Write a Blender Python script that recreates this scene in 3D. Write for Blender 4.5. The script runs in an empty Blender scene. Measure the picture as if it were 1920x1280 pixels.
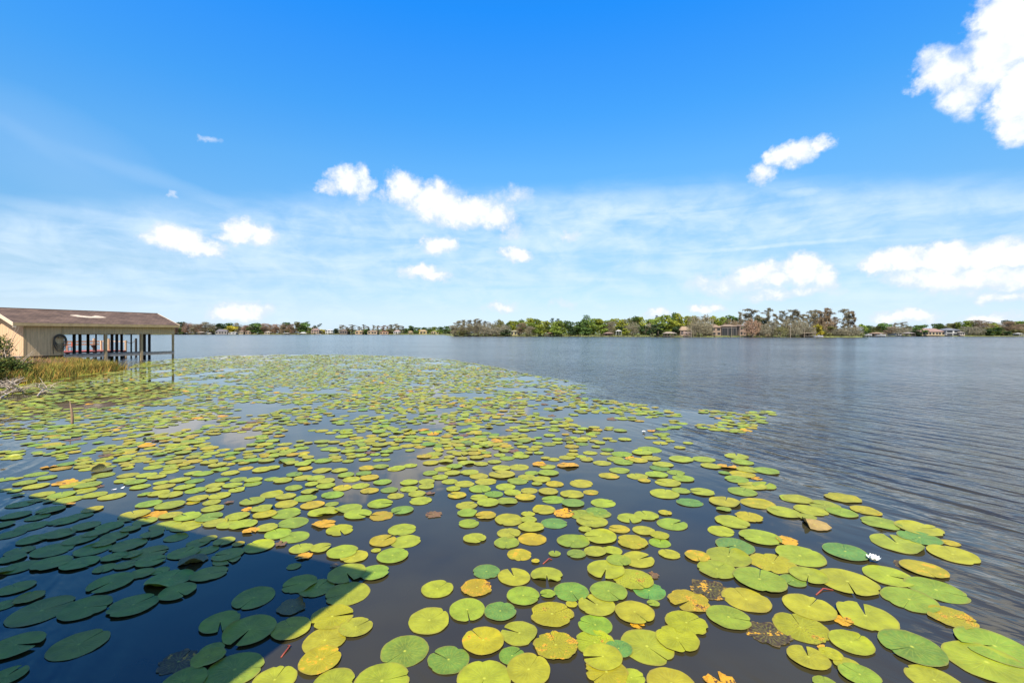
import bpy, bmesh, math, random
from mathutils import Vector, Matrix, noise as mnoise
R = math.radians
scene = bpy.context.scene
COL = scene.collection
# ------------------------------------------------------------------ camera
F = 870.0; CX = 960.0; HY = 624.5; H = 2.5       # focal (px of a 1920 wide frame), horizon row, eye height
cd = bpy.data.cameras.new("camera"); cam = bpy.data.objects.new("camera", cd); COL.objects.link(cam)
cam.location = (0, 0, H); cam.rotation_euler = (R(90), 0, 0)
cd.sensor_width = 36; cd.lens = F/1920*36; cd.shift_y = -(640-HY)/1920; cd.clip_start = .1; cd.clip_end = 9000
scene.camera = cam
scene.view_settings.view_transform = 'Standard'; scene.view_settings.look = 'None'
scene.view_settings.gamma = 1; scene.view_settings.use_curve_mapping = False
scene.view_settings.exposure = 0.9
# ------------------------------------------------------------------ sun
TSV = Vector((-.164, -.782, 1.0)); TS = TSV.normalized()       # towards the sun
SUN_EL = math.asin(TS.z); SUN_AZ = math.atan2(TS.x, TS.y)
sl = bpy.data.lights.new("sun", 'SUN'); sl.energy = 4.6; sl.angle = R(.53); sl.color = (1, .95, .86)
so = bpy.data.objects.new("sun", sl); COL.objects.link(so); so.location = (0, -20, 40)
so.rotation_euler = TS.to_track_quat('Z', 'Y').to_euler()

# ------------------------------------------------------------------ node helper
class NT:
    def __init__(s, tree): s.t = tree; s.n = tree.nodes; s.l = tree.links
    def add(s, typ, ins=None, **props):
        nd = s.n.new(typ)
        for k, v in props.items(): setattr(nd, k, v)
        for k, v in (ins or {}).items():
            sk = nd.inputs[k]
            if isinstance(v, bpy.types.NodeSocket): s.l.new(v, sk)
            else:
                try: sk.default_value = v
                except Exception: sk.default_value = (*v, 1)
        return nd
    def m(s, op, a, b=0.0, c=None, clamp=False):
        nd = s.n.new('ShaderNodeMath'); nd.operation = op; nd.use_clamp = clamp
        for i, v in enumerate([a, b] + ([c] if c is not None else [])):
            if isinstance(v, bpy.types.NodeSocket): s.l.new(v, nd.inputs[i])
            else: nd.inputs[i].default_value = v
        return nd.outputs[0]
    def v(s, op, a, b=None):
        nd = s.n.new('ShaderNodeVectorMath'); nd.operation = op
        for i, v in enumerate([a, b]):
            if v is None: continue
            if isinstance(v, bpy.types.NodeSocket): s.l.new(v, nd.inputs[i])
            else: nd.inputs[i].default_value = v
        return nd.outputs['Value'] if op in ('DOT_PRODUCT', 'LENGTH') else nd.outputs[0]
    def mix(s, f, a, b, blend='MIX'):
        nd = s.n.new('ShaderNodeMix'); nd.data_type = 'RGBA'; nd.blend_type = blend
        for i, v in ((0, f), (6, a), (7, b)):
            if isinstance(v, bpy.types.NodeSocket): s.l.new(v, nd.inputs[i])
            elif i == 0: nd.inputs[0].default_value = v
            else: nd.inputs[i].default_value = (*v, 1) if len(v) == 3 else v
        return nd.outputs[2]
    def ss(s, x, a, b, lo=0.0, hi=1.0):
        nd = s.n.new('ShaderNodeMapRange'); nd.interpolation_type = 'SMOOTHSTEP'
        for i, v in enumerate((x, a, b, lo, hi)):
            if isinstance(v, bpy.types.NodeSocket): s.l.new(v, nd.inputs[i])
            else: nd.inputs[i].default_value = v
        return nd.outputs[0]
    def noise(s, vec, scale, detail=2, rough=.5, dist=0.0):
        return s.add('ShaderNodeTexNoise', {'Vector': vec, 'Scale': scale, 'Detail': detail, 'Roughness': rough, 'Distortion': dist})
    def xyz(s, x, y, z=0.0): return s.add('ShaderNodeCombineXYZ', {0: x, 1: y, 2: z}).outputs[0]
    def ramp(s, f, stops):
        nd = s.n.new('ShaderNodeValToRGB'); s.l.new(f, nd.inputs[0]); e = nd.color_ramp.elements
        while len(e) < len(stops): e.new(.5)
        for i, (p, c) in enumerate(stops): e[i].position = p; e[i].color = (*c, 1)
        return nd.outputs[0]

# ------------------------------------------------------------------ sky (world)
world = bpy.data.worlds.new("World"); scene.world = world; world.use_nodes = True
wt = world.node_tree; wt.nodes.clear(); W = NT(wt)
def ang(px, py):
    u = (px-CX)/F; v = (HY-py)/F
    return math.atan2(u, 1), math.atan2(v, math.hypot(u, 1))
sky = W.n.new('ShaderNodeTexSky'); sky.sky_type = 'NISHITA'; sky.sun_disc = False
sky.sun_elevation = SUN_EL; sky.sun_rotation = SUN_AZ; sky.altitude = 20; sky.air_density = 1.0; sky.dust_density = .6; sky.ozone_density = 2.0
gen = W.n.new('ShaderNodeTexCoord').outputs['Generated']
dirn = W.v('NORMALIZE', gen)
sp = W.add('ShaderNodeSeparateXYZ', {0: dirn})
dx, dy, dz = sp.outputs
az = W.m('ARCTAN2', dx, dy); el = W.m('ARCSINE', dz)
eld = W.m('DIVIDE', el, R(60), clamp=True)          # 0..1 over 0..60 degrees
SKY_TINT = [(0.0, (.80, 1.04, 1.55)), (.048, (.72, .86, 1.12)), (.115, (.70, .90, 1.02)), (.22, (.66, 1.10, 1.30)), (.32, (.58, 1.28, 1.62)), (.415, (.38, 1.33, 1.95)), (.50, (.28, 1.35, 2.25)), (.58, (.15, 1.36, 2.52)), (1, (.12, 1.05, 2.0))]
tint = W.ramp(eld, [(p, tuple(c/3 for c in k)) for p, k in SKY_TINT])
tint = W.mix(W.ss(dy, .15, -.35), tint, (.30, .32, .34))
base = W.mix(1.0, sky.outputs[0], tint, 'MULTIPLY')
base = W.v('SCALE', base); base.node.inputs['Scale'].default_value = 3.0
WHITE = (7.6, 7.9, 8.3)
ae = W.xyz(az, el)
# coarse and fine warp gives ragged cumulus edges
n1 = W.noise(ae, 14, 5, .62); n2 = W.noise(ae, 60, 3, .6)
w1 = W.v('SUBTRACT', n1.outputs['Color'], (.5, .5, .5)); w2 = W.v('SUBTRACT', n2.outputs['Color'], (.5, .5, .5))
s1 = W.v('MULTIPLY', w1, (.085, .055, 0)); s2 = W.v('MULTIPLY', w2, (.020, .016, 0))
pw = W.v('ADD', W.v('ADD', ae, s1), s2)
def field(vec, blobs):
    acc = None
    for (px, py, rx, ry, k, *rot) in blobs:
        a, e = ang(px, py); sc = 1/(F*(1+((px-CX)/F)**2)); sy = 1/(F*math.sqrt(1+((px-CX)/F)**2)) 
        mp = W.add('ShaderNodeMapping', {'Vector': vec, 'Location': (a, e, 0), 'Scale': (rx*sc, ry*sy, 1), 'Rotation': (0, 0, rot[0] if rot else 0)}, vector_type='TEXTURE')
        d = W.v('DOT_PRODUCT', mp.outputs[0], mp.outputs[0])
        q = W.m('MULTIPLY_ADD', d, -k, k)
        acc = q if acc is None else W.m('SMOOTH_MAX', acc, q, .15)
    return acc
CLOUDS = [(1905,40,95,92,1.15),(1850,120,85,62,1),(1925,170,80,70,1.05),(1775,140,56,48,.85),(1745,118,32,20,.45),(1800,180,56,40,.8),(1925,235,55,34,.75),(2000,100,110,150,1),
 (1487,283,52,28,1),(1537,264,27,18,.75),(1450,292,26,16,.7),(1428,328,32,20,.72,.5),
 (650,335,42,24,.9),(682,340,20,30,.75),(618,348,26,14,.7),
 (755,354,48,32,1.05),(815,378,66,40,1.1),(880,394,66,32,1.1),(930,405,42,22,.9),(968,368,34,18,.38),(958,435,26,14,.35),
 (335,450,68,28,1.05),(280,450,34,15,.7),(385,464,42,20,.9),(445,434,46,26,1.05),(492,441,34,22,.95),
 (825,456,42,20,1),(965,479,34,16,1),(790,506,46,16,.9),(822,520,30,14,.8),(1070,444,18,10,.5),
 (450,583,66,20,1.05),(942,577,30,10,.8),(1058,570,24,10,.4),
 (1425,513,66,23,1.05),(1500,506,56,34,1.15),(1548,520,34,26,.9),(1370,532,105,22,.5),(1480,545,100,14,.6),
 (1700,488,72,28,1),(1655,496,34,24,.95),(1790,482,78,32,1.05),(1870,478,80,34,1.05),(1925,470,60,30,1),(1850,525,140,34,.95),(1740,520,80,24,.85),
 (1690,594,80,17,.95),(1885,562,80,13,.7),(1850,600,90,14,.8),(1330,579,36,10,.7),(1240,590,40,8,.5),
 (396,258,10,5,.14),(318,367,13,8,.45)]
cf = field(pw, CLOUDS)
n3 = W.noise(ae, 34, 5, .62, .3)
rag = W.m('MULTIPLY_ADD', W.m('SUBTRACT', n1.outputs['Fac'], .5), .9, W.m('MULTIPLY_ADD', W.m('SUBTRACT', n3.outputs['Fac'], .5), 1.1, cf))
ca = W.m('POWER', W.ss(rag, -.30, .74), 1.2)
# veil of cirrus low in the sky
vs = W.v('MULTIPLY', ae, (2.2, 15, 1)); vn = W.noise(vs, 1.6, 5, .6, .6)
vs2 = W.v('MULTIPLY', ae, (6, 11, 1)); vn2 = W.noise(vs2, 2.2, 4, .6, .4)
tilt = W.m('DIVIDE', dz, W.m('MAXIMUM', dy, .15)); thr = W.m('MULTIPLY_ADD', az, .035, .305)
vedge = W.m('MULTIPLY_ADD', W.m('SUBTRACT', vn.outputs['Fac'], .5), .07, W.m('SUBTRACT', tilt, thr))
vmask = W.ss(vedge, .03, -.055)
vamt = W.m('MULTIPLY', vmask, W.ss(W.m('ADD', W.m('MULTIPLY', vn2.outputs['Fac'], .55), W.m('MULTIPLY', vn.outputs['Fac'], .6)), .36, .82, .16, .86))
low = W.ss(el, R(8), R(0.5), 0.0, .60)
STREAK = [(60, 262, 170, 22, .15, -.42), (250, 322, 250, 18, .17, -.20), (100, 280, 280, 90, .10, -.3), (1460, 460, 230, 4.5, .34, 0.0), (1180, 380, 260, 26, .20, 0), (180, 405, 260, 14, .2, -.05), (1060, 440, 120, 40, .25, 0), (1500, 362, 50, 9, .35, 0)]
sn = W.v('ADD', ae, W.v('MULTIPLY', w1, (.05, .012, 0)))
sf = W.m('MAXIMUM', field(sn, STREAK), 0.0)
wh = W.m('MAXIMUM', W.m('ADD', vamt, W.m('MULTIPLY', sf, .9)), low, clamp=False)
wh = W.m('MINIMUM', wh, .93)
c1 = W.mix(wh, base, (5.5, 6.75, 7.9))
csh = W.ss(W.m('MULTIPLY_ADD', W.m('SUBTRACT', n3.outputs['Fac'], .5), .8, rag), .25, 1.0)
cc = W.mix(csh, (5.7, 6.35, 7.5), WHITE)
c2 = W.mix(ca, c1, cc)
bg = W.add('ShaderNodeBackground', {'Color': c2, 'Strength': .075})
W.add('ShaderNodeOutputWorld', {'Surface': bg.outputs[0]})

# ------------------------------------------------------------------ tagging / mesh helpers
def tag(o, label=None, cat=None, group=None, kind=None):
    if label: o['label'] = label
    if cat: o['category'] = cat
    if group: o['group'] = group
    if kind: o['kind'] = kind
    return o
def empty(name, loc=(0, 0, 0), rz=0.0):
    o = bpy.data.objects.new(name, None); COL.objects.link(o); o.location = loc; o.rotation_euler = (0, 0, rz); o.empty_display_size = .2
    return o
class MB:
    def __init__(s): s.v = []; s.f = []; s.c = []
    def add(s, vs, fs, col=None):
        b = len(s.v); s.v += [tuple(p) for p in vs]; s.f += [tuple(i+b for i in f) for f in fs]
        if col is not None: s.c += [col]*len(fs)
    def box(s, x0, x1, y0, y1, z0, z1, col=None):
        s.add([(x0,y0,z0),(x1,y0,z0),(x1,y1,z0),(x0,y1,z0),(x0,y0,z1),(x1,y0,z1),(x1,y1,z1),(x0,y1,z1)],
              [(0,3,2,1),(4,5,6,7),(0,1,5,4),(1,2,6,5),(2,3,7,6),(3,0,4,7)], col)
    def tube(s, pts, rad, n=6, col=None, cap=True):
        pts = [Vector(p) for p in pts]; rings = []
        for i, p in enumerate(pts):
            d = (pts[min(i+1, len(pts)-1)]-pts[max(i-1, 0)]); d = d.normalized() if d.length > 1e-6 else Vector((0, 0, 1))
            a = d.cross(Vector((0, 0, 1)) if abs(d.z) < .9 else Vector((1, 0, 0))).normalized(); b = d.cross(a)
            r = rad[i] if isinstance(rad, (list, tuple)) else rad
            rings.append([p+(a*math.cos(t*2*math.pi/n)+b*math.sin(t*2*math.pi/n))*r for t in range(n)])
        vs = [q for g in rings for q in g]
        fs = [(i*n+j, i*n+(j+1) % n, (i+1)*n+(j+1) % n, (i+1)*n+j) for i in range(len(pts)-1) for j in range(n)]
        if cap: fs += [tuple(range(n))[::-1], tuple((len(pts)-1)*n+j for j in range(n))]
        s.add(vs, fs, col)
    def prism(s, poly, axis, a, b, col=None):
        """poly = 2D outline, extruded along axis ('x','y','z') from a to b"""
        def P(u, v, w): return {'x': (w, u, v), 'y': (u, w, v), 'z': (u, v, w)}[axis]
        n = len(poly); vs = [P(u, v, a) for u, v in poly]+[P(u, v, b) for u, v in poly]
        s.add(vs, [tuple(range(n)), tuple(range(n, 2*n))[::-1]]+[(i, i+n, (i+1) % n+n, (i+1) % n) for i in range(n)], col)
    def mesh(s, name, mat=None, smooth=False):
        me = bpy.data.meshes.new(name); me.from_pydata(s.v, [], s.f); me.update()
        if s.c:
            ca_ = me.color_attributes.new('col', 'FLOAT_COLOR', 'CORNER'); data = []
            for p, c in zip(me.polygons, s.c): data += list((*c, 1) if len(c) == 3 else c)*p.loop_total
            ca_.data.foreach_set('color', data)
        bm = bmesh.new(); bm.from_mesh(me)
        if not smooth and len(s.f) < 4000: bmesh.ops.recalc_face_normals(bm, faces=bm.faces)
        bm.to_mesh(me); bm.free()
        if smooth: me.polygons.foreach_set('use_smooth', [True]*len(me.polygons))
        if mat: me.materials.append(mat)
        return me
    def build(s, name, mat=None, parent=None, smooth=False):
        o = bpy.data.objects.new(name, s.mesh(name, mat, smooth)); COL.objects.link(o); o.parent = parent
        return o
def at(px, py, z=0.0):
    d = (H-z)*F/(py-HY); return Vector(((px-CX)/F*d, d, z))
def atD(px, D, z=0.0): return Vector(((px-CX)/F*D, D, z))

# ------------------------------------------------------------------ materials
def mat(name):
    m = bpy.data.materials.new(name); m.use_nodes = True; m.node_tree.nodes.clear(); return m, NT(m.node_tree)
def finish(T, col, rough=.8, normal=None, spec=.3, extra=None):
    ins = {'Base Color': col, 'Roughness': rough, 'Specular IOR Level': spec}
    if normal is not None: ins['Normal'] = normal
    ins.update(extra or {})
    p = T.add('ShaderNodeBsdfPrincipled', ins); T.add('ShaderNodeOutputMaterial', {'Surface': p.outputs[0]}); return p
def plain(name, c, rough=.75, var=.25, scale=6.0, stretch=(1, 1, 1), bump=.3, spec=.3):
    m, T = mat(name); tc = T.n.new('ShaderNodeTexCoord').outputs['Object']
    v = T.v('MULTIPLY', tc, stretch); n = T.noise(v, scale, 4, .6)
    f = T.ss(n.outputs['Fac'], .25, .75, 1-var, 1+var)
    col = T.v('SCALE', c); col.node.inputs['Scale'].default_value = 1; T.l.new(f, col.node.inputs['Scale'])
    b = T.add('ShaderNodeBump', {'Strength': bump, 'Distance': .02, 'Height': n.outputs['Fac']})
    finish(T, col, rough, b.outputs[0], spec); return m
def attrmat(name, rough=.8, usecolor=False, trans=0.0, spec=.2):
    m, T = mat(name); a = T.add('ShaderNodeAttribute', attribute_name='col'); col = a.outputs['Color']
    if usecolor:
        oi = T.n.new('ShaderNodeObjectInfo'); col = T.mix(1.0, col, oi.outputs['Color'], 'MULTIPLY')
    if trans > 0:
        p = T.add('ShaderNodeBsdfPrincipled', {'Base Color': col, 'Roughness': rough, 'Specular IOR Level': spec})
        t = T.add('ShaderNodeBsdfTranslucent', {'Color': col})
        mx = T.add('ShaderNodeMixShader', {0: trans, 1: p.outputs[0], 2: t.outputs[0]})
        T.add('ShaderNodeOutputMaterial', {'Surface': mx.outputs[0]})
    else: finish(T, col, rough, None, spec)
    return m
M_leaf = attrmat('foliage', .7, True, .38)
M_bark = plain('bark', (.16, .12, .09), .9, .35, 9, (1, 1, .2))
M_attr = attrmat('mixed_plants', .8, False, .2)
M_wood = plain('weathered_wood', (.15, .125, .10), .85, .35, 12, (1, 1, .15))
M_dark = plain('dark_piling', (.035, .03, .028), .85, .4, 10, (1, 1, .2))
M_tanp = plain('tan_painted_post', (.45, .32, .17), .7, .2, 8, (1, 1, .2))
M_red = plain('red_deck_boards', (.34, .085, .055), .7, .2, 5)
M_cream = plain('cream_timber', (.62, .42, .24), .7, .2, 8)
M_beam = plain('grey_beam', (.34, .30, .25), .85, .25, 5)
M_dock = plain('grey_dock_boards', (.21, .19, .165), .85, .25, 5)

# siding with vertical grooves, colour of warm tan paint
def siding(name, c, axis='y', pitch=.20):
    m, T = mat(name); tc = T.n.new('ShaderNodeTexCoord').outputs['Object']; s = T.add('ShaderNodeSeparateXYZ', {0: tc})
    x = s.outputs[{'x': 0, 'y': 1}[axis]]
    fr = T.m('FRACT', T.m('DIVIDE', x, pitch)); g = T.m('LESS_THAN', fr, .07)
    n = T.noise(T.v('MULTIPLY', tc, (3, 3, .5)), 2.5, 5, .65); f = T.ss(n.outputs['Fac'], .3, .75, .84, 1.1)
    col = T.v('SCALE', c); T.l.new(f, col.node.inputs['Scale'])
    st = T.noise(T.v('MULTIPLY', tc, (1, 1, .8)), 1.1, 4, .7)
    col = T.mix(T.ss(st.outputs['Fac'], .58, .75, 0, .35), col, (.22, .19, .15))
    col = T.mix(T.m('MULTIPLY', g, .45), col, (.10, .08, .06))
    b = T.add('ShaderNodeBump', {'Strength': .6, 'Distance': .02, 'Height': T.m('SUBTRACT', 1.0, g)})
    finish(T, col, .7, b.outputs[0]); return m
M_sideA = siding('tan_siding', (.66, .46, .25), 'y'); M_gable = siding('gable_siding', (.62, .40, .23), 'x', .3)
def shingles(name, c1, c2):
    m, T = mat(name); tc = T.n.new('ShaderNodeTexCoord').outputs['Object']
    s = T.add('ShaderNodeSeparateXYZ', {0: tc}); u = T.xyz(s.outputs[1], T.m('MULTIPLY', s.outputs[2], 3.0), 0)
    br = T.add('ShaderNodeTexBrick', {'Vector': u, 'Scale': 1.0, 'Mortar Size': .012, 'Brick Width': .33, 'Row Height': .22, 'Color1': (*c1, 1), 'Color2': (*c2, 1), 'Mortar': (.06, .04, .035, 1)})
    n = T.noise(T.v('MULTIPLY', tc, (.6, .6, 2.5)), 1.3, 5, .6)
    f = T.ss(n.outputs['Fac'], .3, .7, .72, 1.28); col = T.v('SCALE', br.outputs[0]); T.l.new(f, col.node.inputs['Scale'])
    b = T.add('ShaderNodeBump', {'Strength': .5, 'Distance': .02, 'Height': br.outputs['Fac']}); b.invert = True
    finish(T, col, .9, b.outputs[0]); return m
M_roof = shingles('brown_shingles', (.135, .086, .060), (.095, .060, .042))

# ------------------------------------------------------------------ lily pads: where they are
PADS_RAW = """30,1212,115,g;148,1208,120,g;12,1270,85,g;78,1145,132,g;160,1141,105,g;250,1136,98,g;30,1103,75,g;55,1121,62,s;5,1135,60,g;318,1087,92,g;333,1111,72,g;392,1076,70,g;476,1121,82,g;413,1167,77,g;468,1183,103,g;196,1066,46,g;208,1094,90,g;236,1060,45,g;283,1053,60,g;281,1036,72,g;241,1022,72,g;173,1031,72,g;150,1057,76,g;97,1057,82,g;99,1032,85,g;37,1034,58,g;37,1064,72,g;5,1072,50,g;345,1037,62,g;372,1018,45,g;390,1031,42,g;428,1040,60,g;425,1050,52,g;299,1070,38,g;265,1076,50,g;362,1052,56,k;335,1240,80,R;390,1235,66,s;398,1219,46,g;345,1280,90,g;440,1256,112,g;546,1179,76,y;562,1095,66,g;594,1102,66,g;548,1138,56,k;551,1062,27,g;650,1076,72,y;486,1025,58,y;652,1113,82,y;623,1158,80,s;667,1177,62,y;609,1201,82,y;600,1240,79,o;515,1275,84,y;624,1284,84,g;716,1278,100,y;759,1221,87,d;841,1237,76,d;805,1164,78,y;820,1105,58,y;702,1075,56,g;736,1043,58,g;754,993,52,y;718,1014,50,o;761,1015,54,y;705,1032,18,y;642,1036,56,y;664,1044,52,y;626,1062,16,B;602,1028,40,y;565,1028,45,y;570,1043,32,O;553,1007,54,g;527,1021,22,B;521,1001,52,y;550,980,58,g;607,983,44,O;637,994,52,s;501,990,42,y;470,996,32,O;456,984,52,y;428,984,45,y;405,981,48,y;445,969,46,y;497,965,45,o;537,963,55,g;671,965,50,y;715,967,45,S;754,957,42,d;813,965,30,B;597,962,40,y;420,1016,42,y;447,1021,24,o;390,1010,34,y;350,986,62,y;310,986,60,y;272,978,48,y;252,965,60,y;287,966,52,O;320,967,45,y;352,969,52,y;392,970,52,d;238,974,36,y;
877,962,38,g;911,967,38,o;879,982,38,g;890,1010,42,y;954,975,52,y;990,964,25,y;991,975,30,y;996,989,46,y;954,1000,43,y;998,1011,50,o;950,1018,46,g;974,1040,45,o;1039,981,47,D;1020,956,42,y;1057,963,38,O;1110,978,56,y;1090,965,45,g;1125,963,40,g;1126,1007,60,y;1097,993,24,y;1075,1015,58,g;1040,1038,23,g;1081,1039,35,d;1116,1035,42,y;1147,1033,38,y;1161,992,38,o;1186,1017,57,S;1207,995,42,y;1237,1005,36,s;1237,1018,40,g;1255,1039,40,y;1260,983,56,g;1180,972,45,y;1212,967,45,y;1247,962,25,o;1197,1050,60,y;1160,1052,45,g;1136,1069,70,y;1187,1087,75,s;1217,1107,62,D;1225,1132,23,g;1223,1079,24,B;1141,1110,68,g;1071,1110,64,d;1119,1135,69,y;1072,1133,22,o;1027,1115,28,g;981,1119,60,g;1035,1152,78,s;1042,1212,78,S;938,1148,58,D;876,1145,67,y;894,1103,56,S;912,1072,50,D;964,1082,60,y;1025,1079,58,y;1004,1053,15,o;974,1187,69,y;906,1203,76,o;908,1274,97,y;991,1258,81,y;960,1230,48,d;1116,1172,62,g;1115,1205,72,s;1130,1234,72,y;1160,1217,50,D;1137,1262,78,S;1184,1272,50,y;1213,1212,98,y;1190,1150,73,y;1199,1157,36,d;1195,1171,26,O;1259,1284,88,y;1293,1127,78,S;1287,1170,77,s;1270,1199,80,s;1332,1105,74,R;1399,1124,91,y;1366,1158,83,g;1344,1068,74,g;1307,1044,47,o;1366,1044,82,g;1378,1024,72,D;1352,996,50,y;1373,979,63,y;1405,970,52,S;1425,1008,78,y;1475,1014,44,O;1500,1043,95,y;1449,1056,87,S;1424,1088,100,g;1487,1089,50,d;1516,1080,74,y;1589,1092,118,y;1585,1036,87,D;1527,985,60,P;1517,1139,100,y;1502,1177,106,s;1440,1187,82,R;1596,1206,86,y;1516,1235,80,y;1582,1165,40,O;1623,1155,120,y;1558,1228,45,o;1590,1250,56,y;1612,1268,80,g;1352,1281,62,O;1547,1218,28,O;1548,1284,50,g;1705,1125,112,g;1665,1080,100,y;1755,1106,118,g;1732,1068,92,o;1786,1040,102,y;1724,1009,85,D;1682,1019,108,y;1723,991,92,y;1652,981,80,g;1782,1018,40,o;1632,960,45,o;1578,961,60,g;1784,1158,100,S;1710,1215,132,d;1865,1213,160,g;1850,1243,172,y;1752,1276,112,y;1700,1060,50,R;
1218,843,45,g;1204,849,38,y;1221,859,36,y;1166,852,38,g;1129,868,34,y;1169,867,36,g;1183,860,22,O;1196,863,35,o;1154,861,32,g;1162,882,38,g;1142,892,38,o;1195,893,38,y;1208,901,24,o;1243,871,39,y;1237,878,37,D;1267,886,33,g;1231,890,42,y;1281,898,40,g;1252,905,48,y;1246,926,54,y;1277,920,35,g;1317,923,45,y;1293,942,49,D;1131,943,45,y;1108,923,28,o;1119,959,40,d;1277,861,46,y;1319,861,44,g;1333,874,38,y;1363,875,40,O;1381,856,45,y;1392,867,42,g;1402,880,45,y;1437,883,50,g;1392,889,50,o;1419,897,22,O;1381,899,46,g;1410,911,52,y;1433,911,45,g;1392,922,55,g;1358,887,22,d;1360,942,60,y;1357,956,28,g;1421,944,64,o;1469,961,62,y;1485,935,50,y;1496,936,55,y;1546,947,62,g;1520,957,63,y;1580,934,68,S;1621,957,56,o;1512,970,38,g;
767,905,33,y;800,903,30,y;825,895,30,y;843,903,29,y;800,912,31,y;767,917,33,y;782,926,32,y;807,925,17,B;789,939,41,y;850,917,26,y;857,929,34,o;871,907,36,y;900,917,40,g;911,903,38,y;926,927,34,d;898,933,32,y;915,943,40,y;951,940,38,g;875,948,38,y;948,913,36,y;961,924,31,y;992,920,31,y;985,933,36,o;1028,922,37,y;1037,937,40,g;1074,944,43,d;1073,927,43,y;1090,907,43,y;1040,908,32,o;1015,899,34,y;1007,907,20,y;971,902,38,g;988,895,32,y;941,890,48,y;1028,887,38,g;997,887,26,g;898,893,34,y;880,886,34,y;848,887,30,y;807,887,29,g;830,879,31,y;940,878,34,y;973,876,36,y;1011,871,25,O;1027,875,30,y;1065,873,38,O;808,868,30,o;746,878,28,y;769,873,26,y;836,865,27,y;852,875,30,g;875,868,32,y;902,870,26,y;927,866,25,y;
688,878,30,o;714,875,30,g;742,879,30,y;649,891,32,g;682,888,30,d;693,896,34,o;717,904,34,g;659,899,33,y;693,920,34,o;676,911,33,y;730,919,32,d;742,930,31,y;642,915,34,o;713,945,45,g;653,954,50,g;624,928,42,g;604,882,36,y;637,882,30,y;606,864,34,g;572,879,28,o;568,870,33,y;545,868,30,y;552,890,31,d;568,896,35,y;592,897,34,y;611,902,34,y;611,911,36,y;584,908,26,y;551,915,33,g;581,921,32,y;573,934,42,g;536,931,38,y;510,927,42,y;537,945,44,y;586,947,45,o;622,945,26,g;611,960,50,y;493,954,44,y;473,940,47,g;463,955,20,O;412,930,42,y;445,918,34,y;400,919,30,y;436,910,37,y;403,910,36,y;417,900,28,d;447,899,32,g;475,900,34,y;474,907,34,g;432,887,35,y;413,880,34,g;461,878,28,o;491,881,36,y;511,877,28,y;510,898,28,g;530,901,36,y;397,942,35,y;399,954,42,y;430,942,18,B;
88,896,42,g;68,889,46,g;47,906,48,g;68,912,52,y;8,899,42,g;31,897,26,y;122,905,50,O;136,909,48,o;165,910,55,g;167,900,30,y;194,891,45,g;234,901,42,y;254,904,44,g;240,891,43,y;263,913,40,y;210,931,52,y;189,912,16,B;79,927,50,y;115,929,55,g;128,937,58,y;158,920,48,y;177,928,50,y;70,938,36,y;92,940,26,y;8,919,30,y;27,921,30,g;33,929,26,y;173,956,44,o;129,946,25,O;279,945,50,g;308,912,42,y;321,928,46,y;298,925,42,y;271,927,26,g;319,948,58,g;346,914,40,y;367,919,42,g;371,935,42,y;337,900,40,y;302,905,30,y;365,902,36,d;275,891,40,y;294,894,36,y;317,884,38,y;362,887,34,y;381,888,38,g;362,942,28,S;
40,945,60,g;95,957,58,g;30,967,60,g;120,977,60,g;60,987,65,g;20,1002,60,g;110,1002,70,g;160,987,60,g;205,988,55,g;150,1012,66,g;215,1005,56,g;60,1013,60,g;195,1019,45,g;245,992,40,g;285,1003,45,g;70,970,50,g;180,1000,50,g;5,985,50,g;330,1008,45,g;150,968,50,g;20,1048,60,g;215,1045,50,g;248,1040,40,g"""
TINT = {'y': (.250, .258, .014), 'g': (.175, .228, .016), 'd': (.112, .192, .022), 'D': (.080, .176, .032), 'o': (.310, .250, .008), 's': (.250, .240, .007), 'S': (.285, .225, .007),
        'O': (.44, .215, .008), 'P': (.36, .20, .06), 'B': (.13, .055, .035), 'R': (.045, .022, .014), 'k': (.085, .085, .03)}
DMG = {'y': .25, 'g': .12, 'd': 0, 'D': 0, 'o': .35, 's': .75, 'S': 1.0, 'O': .6, 'P': .3, 'B': .5, 'R': .0, 'k': .5}   # speckling
BLO = {'o': .58, 'S': .60, 's': .38, 'O': .9, 'P': .3, 'B': .3, 'R': .52}   # orange blotches
def dm(c, k=1.0): return (min(1, DMG[c]*k), min(1, BLO.get(c, .0)*k))
rnd = random.Random(11)
PADS = []
for tok in PADS_RAW.replace('\n', '').split(';'):
    if not tok: continue
    x, y, w, c = tok.split(','); x, y, w = float(x), float(y), float(w)
    p = at(x, y); u = x-CX; r = 1.04*w*p.y/(2*math.sqrt(F*F+u*u))
    PADS.append(dict(px=x, py=y, p=p, r=r, c=c, area=w*r*2*(F*H/p.y**2)))
big = sorted(PADS, key=lambda d: -d['area'])
INDIV = big[:300]; REST = big[300:]

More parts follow.
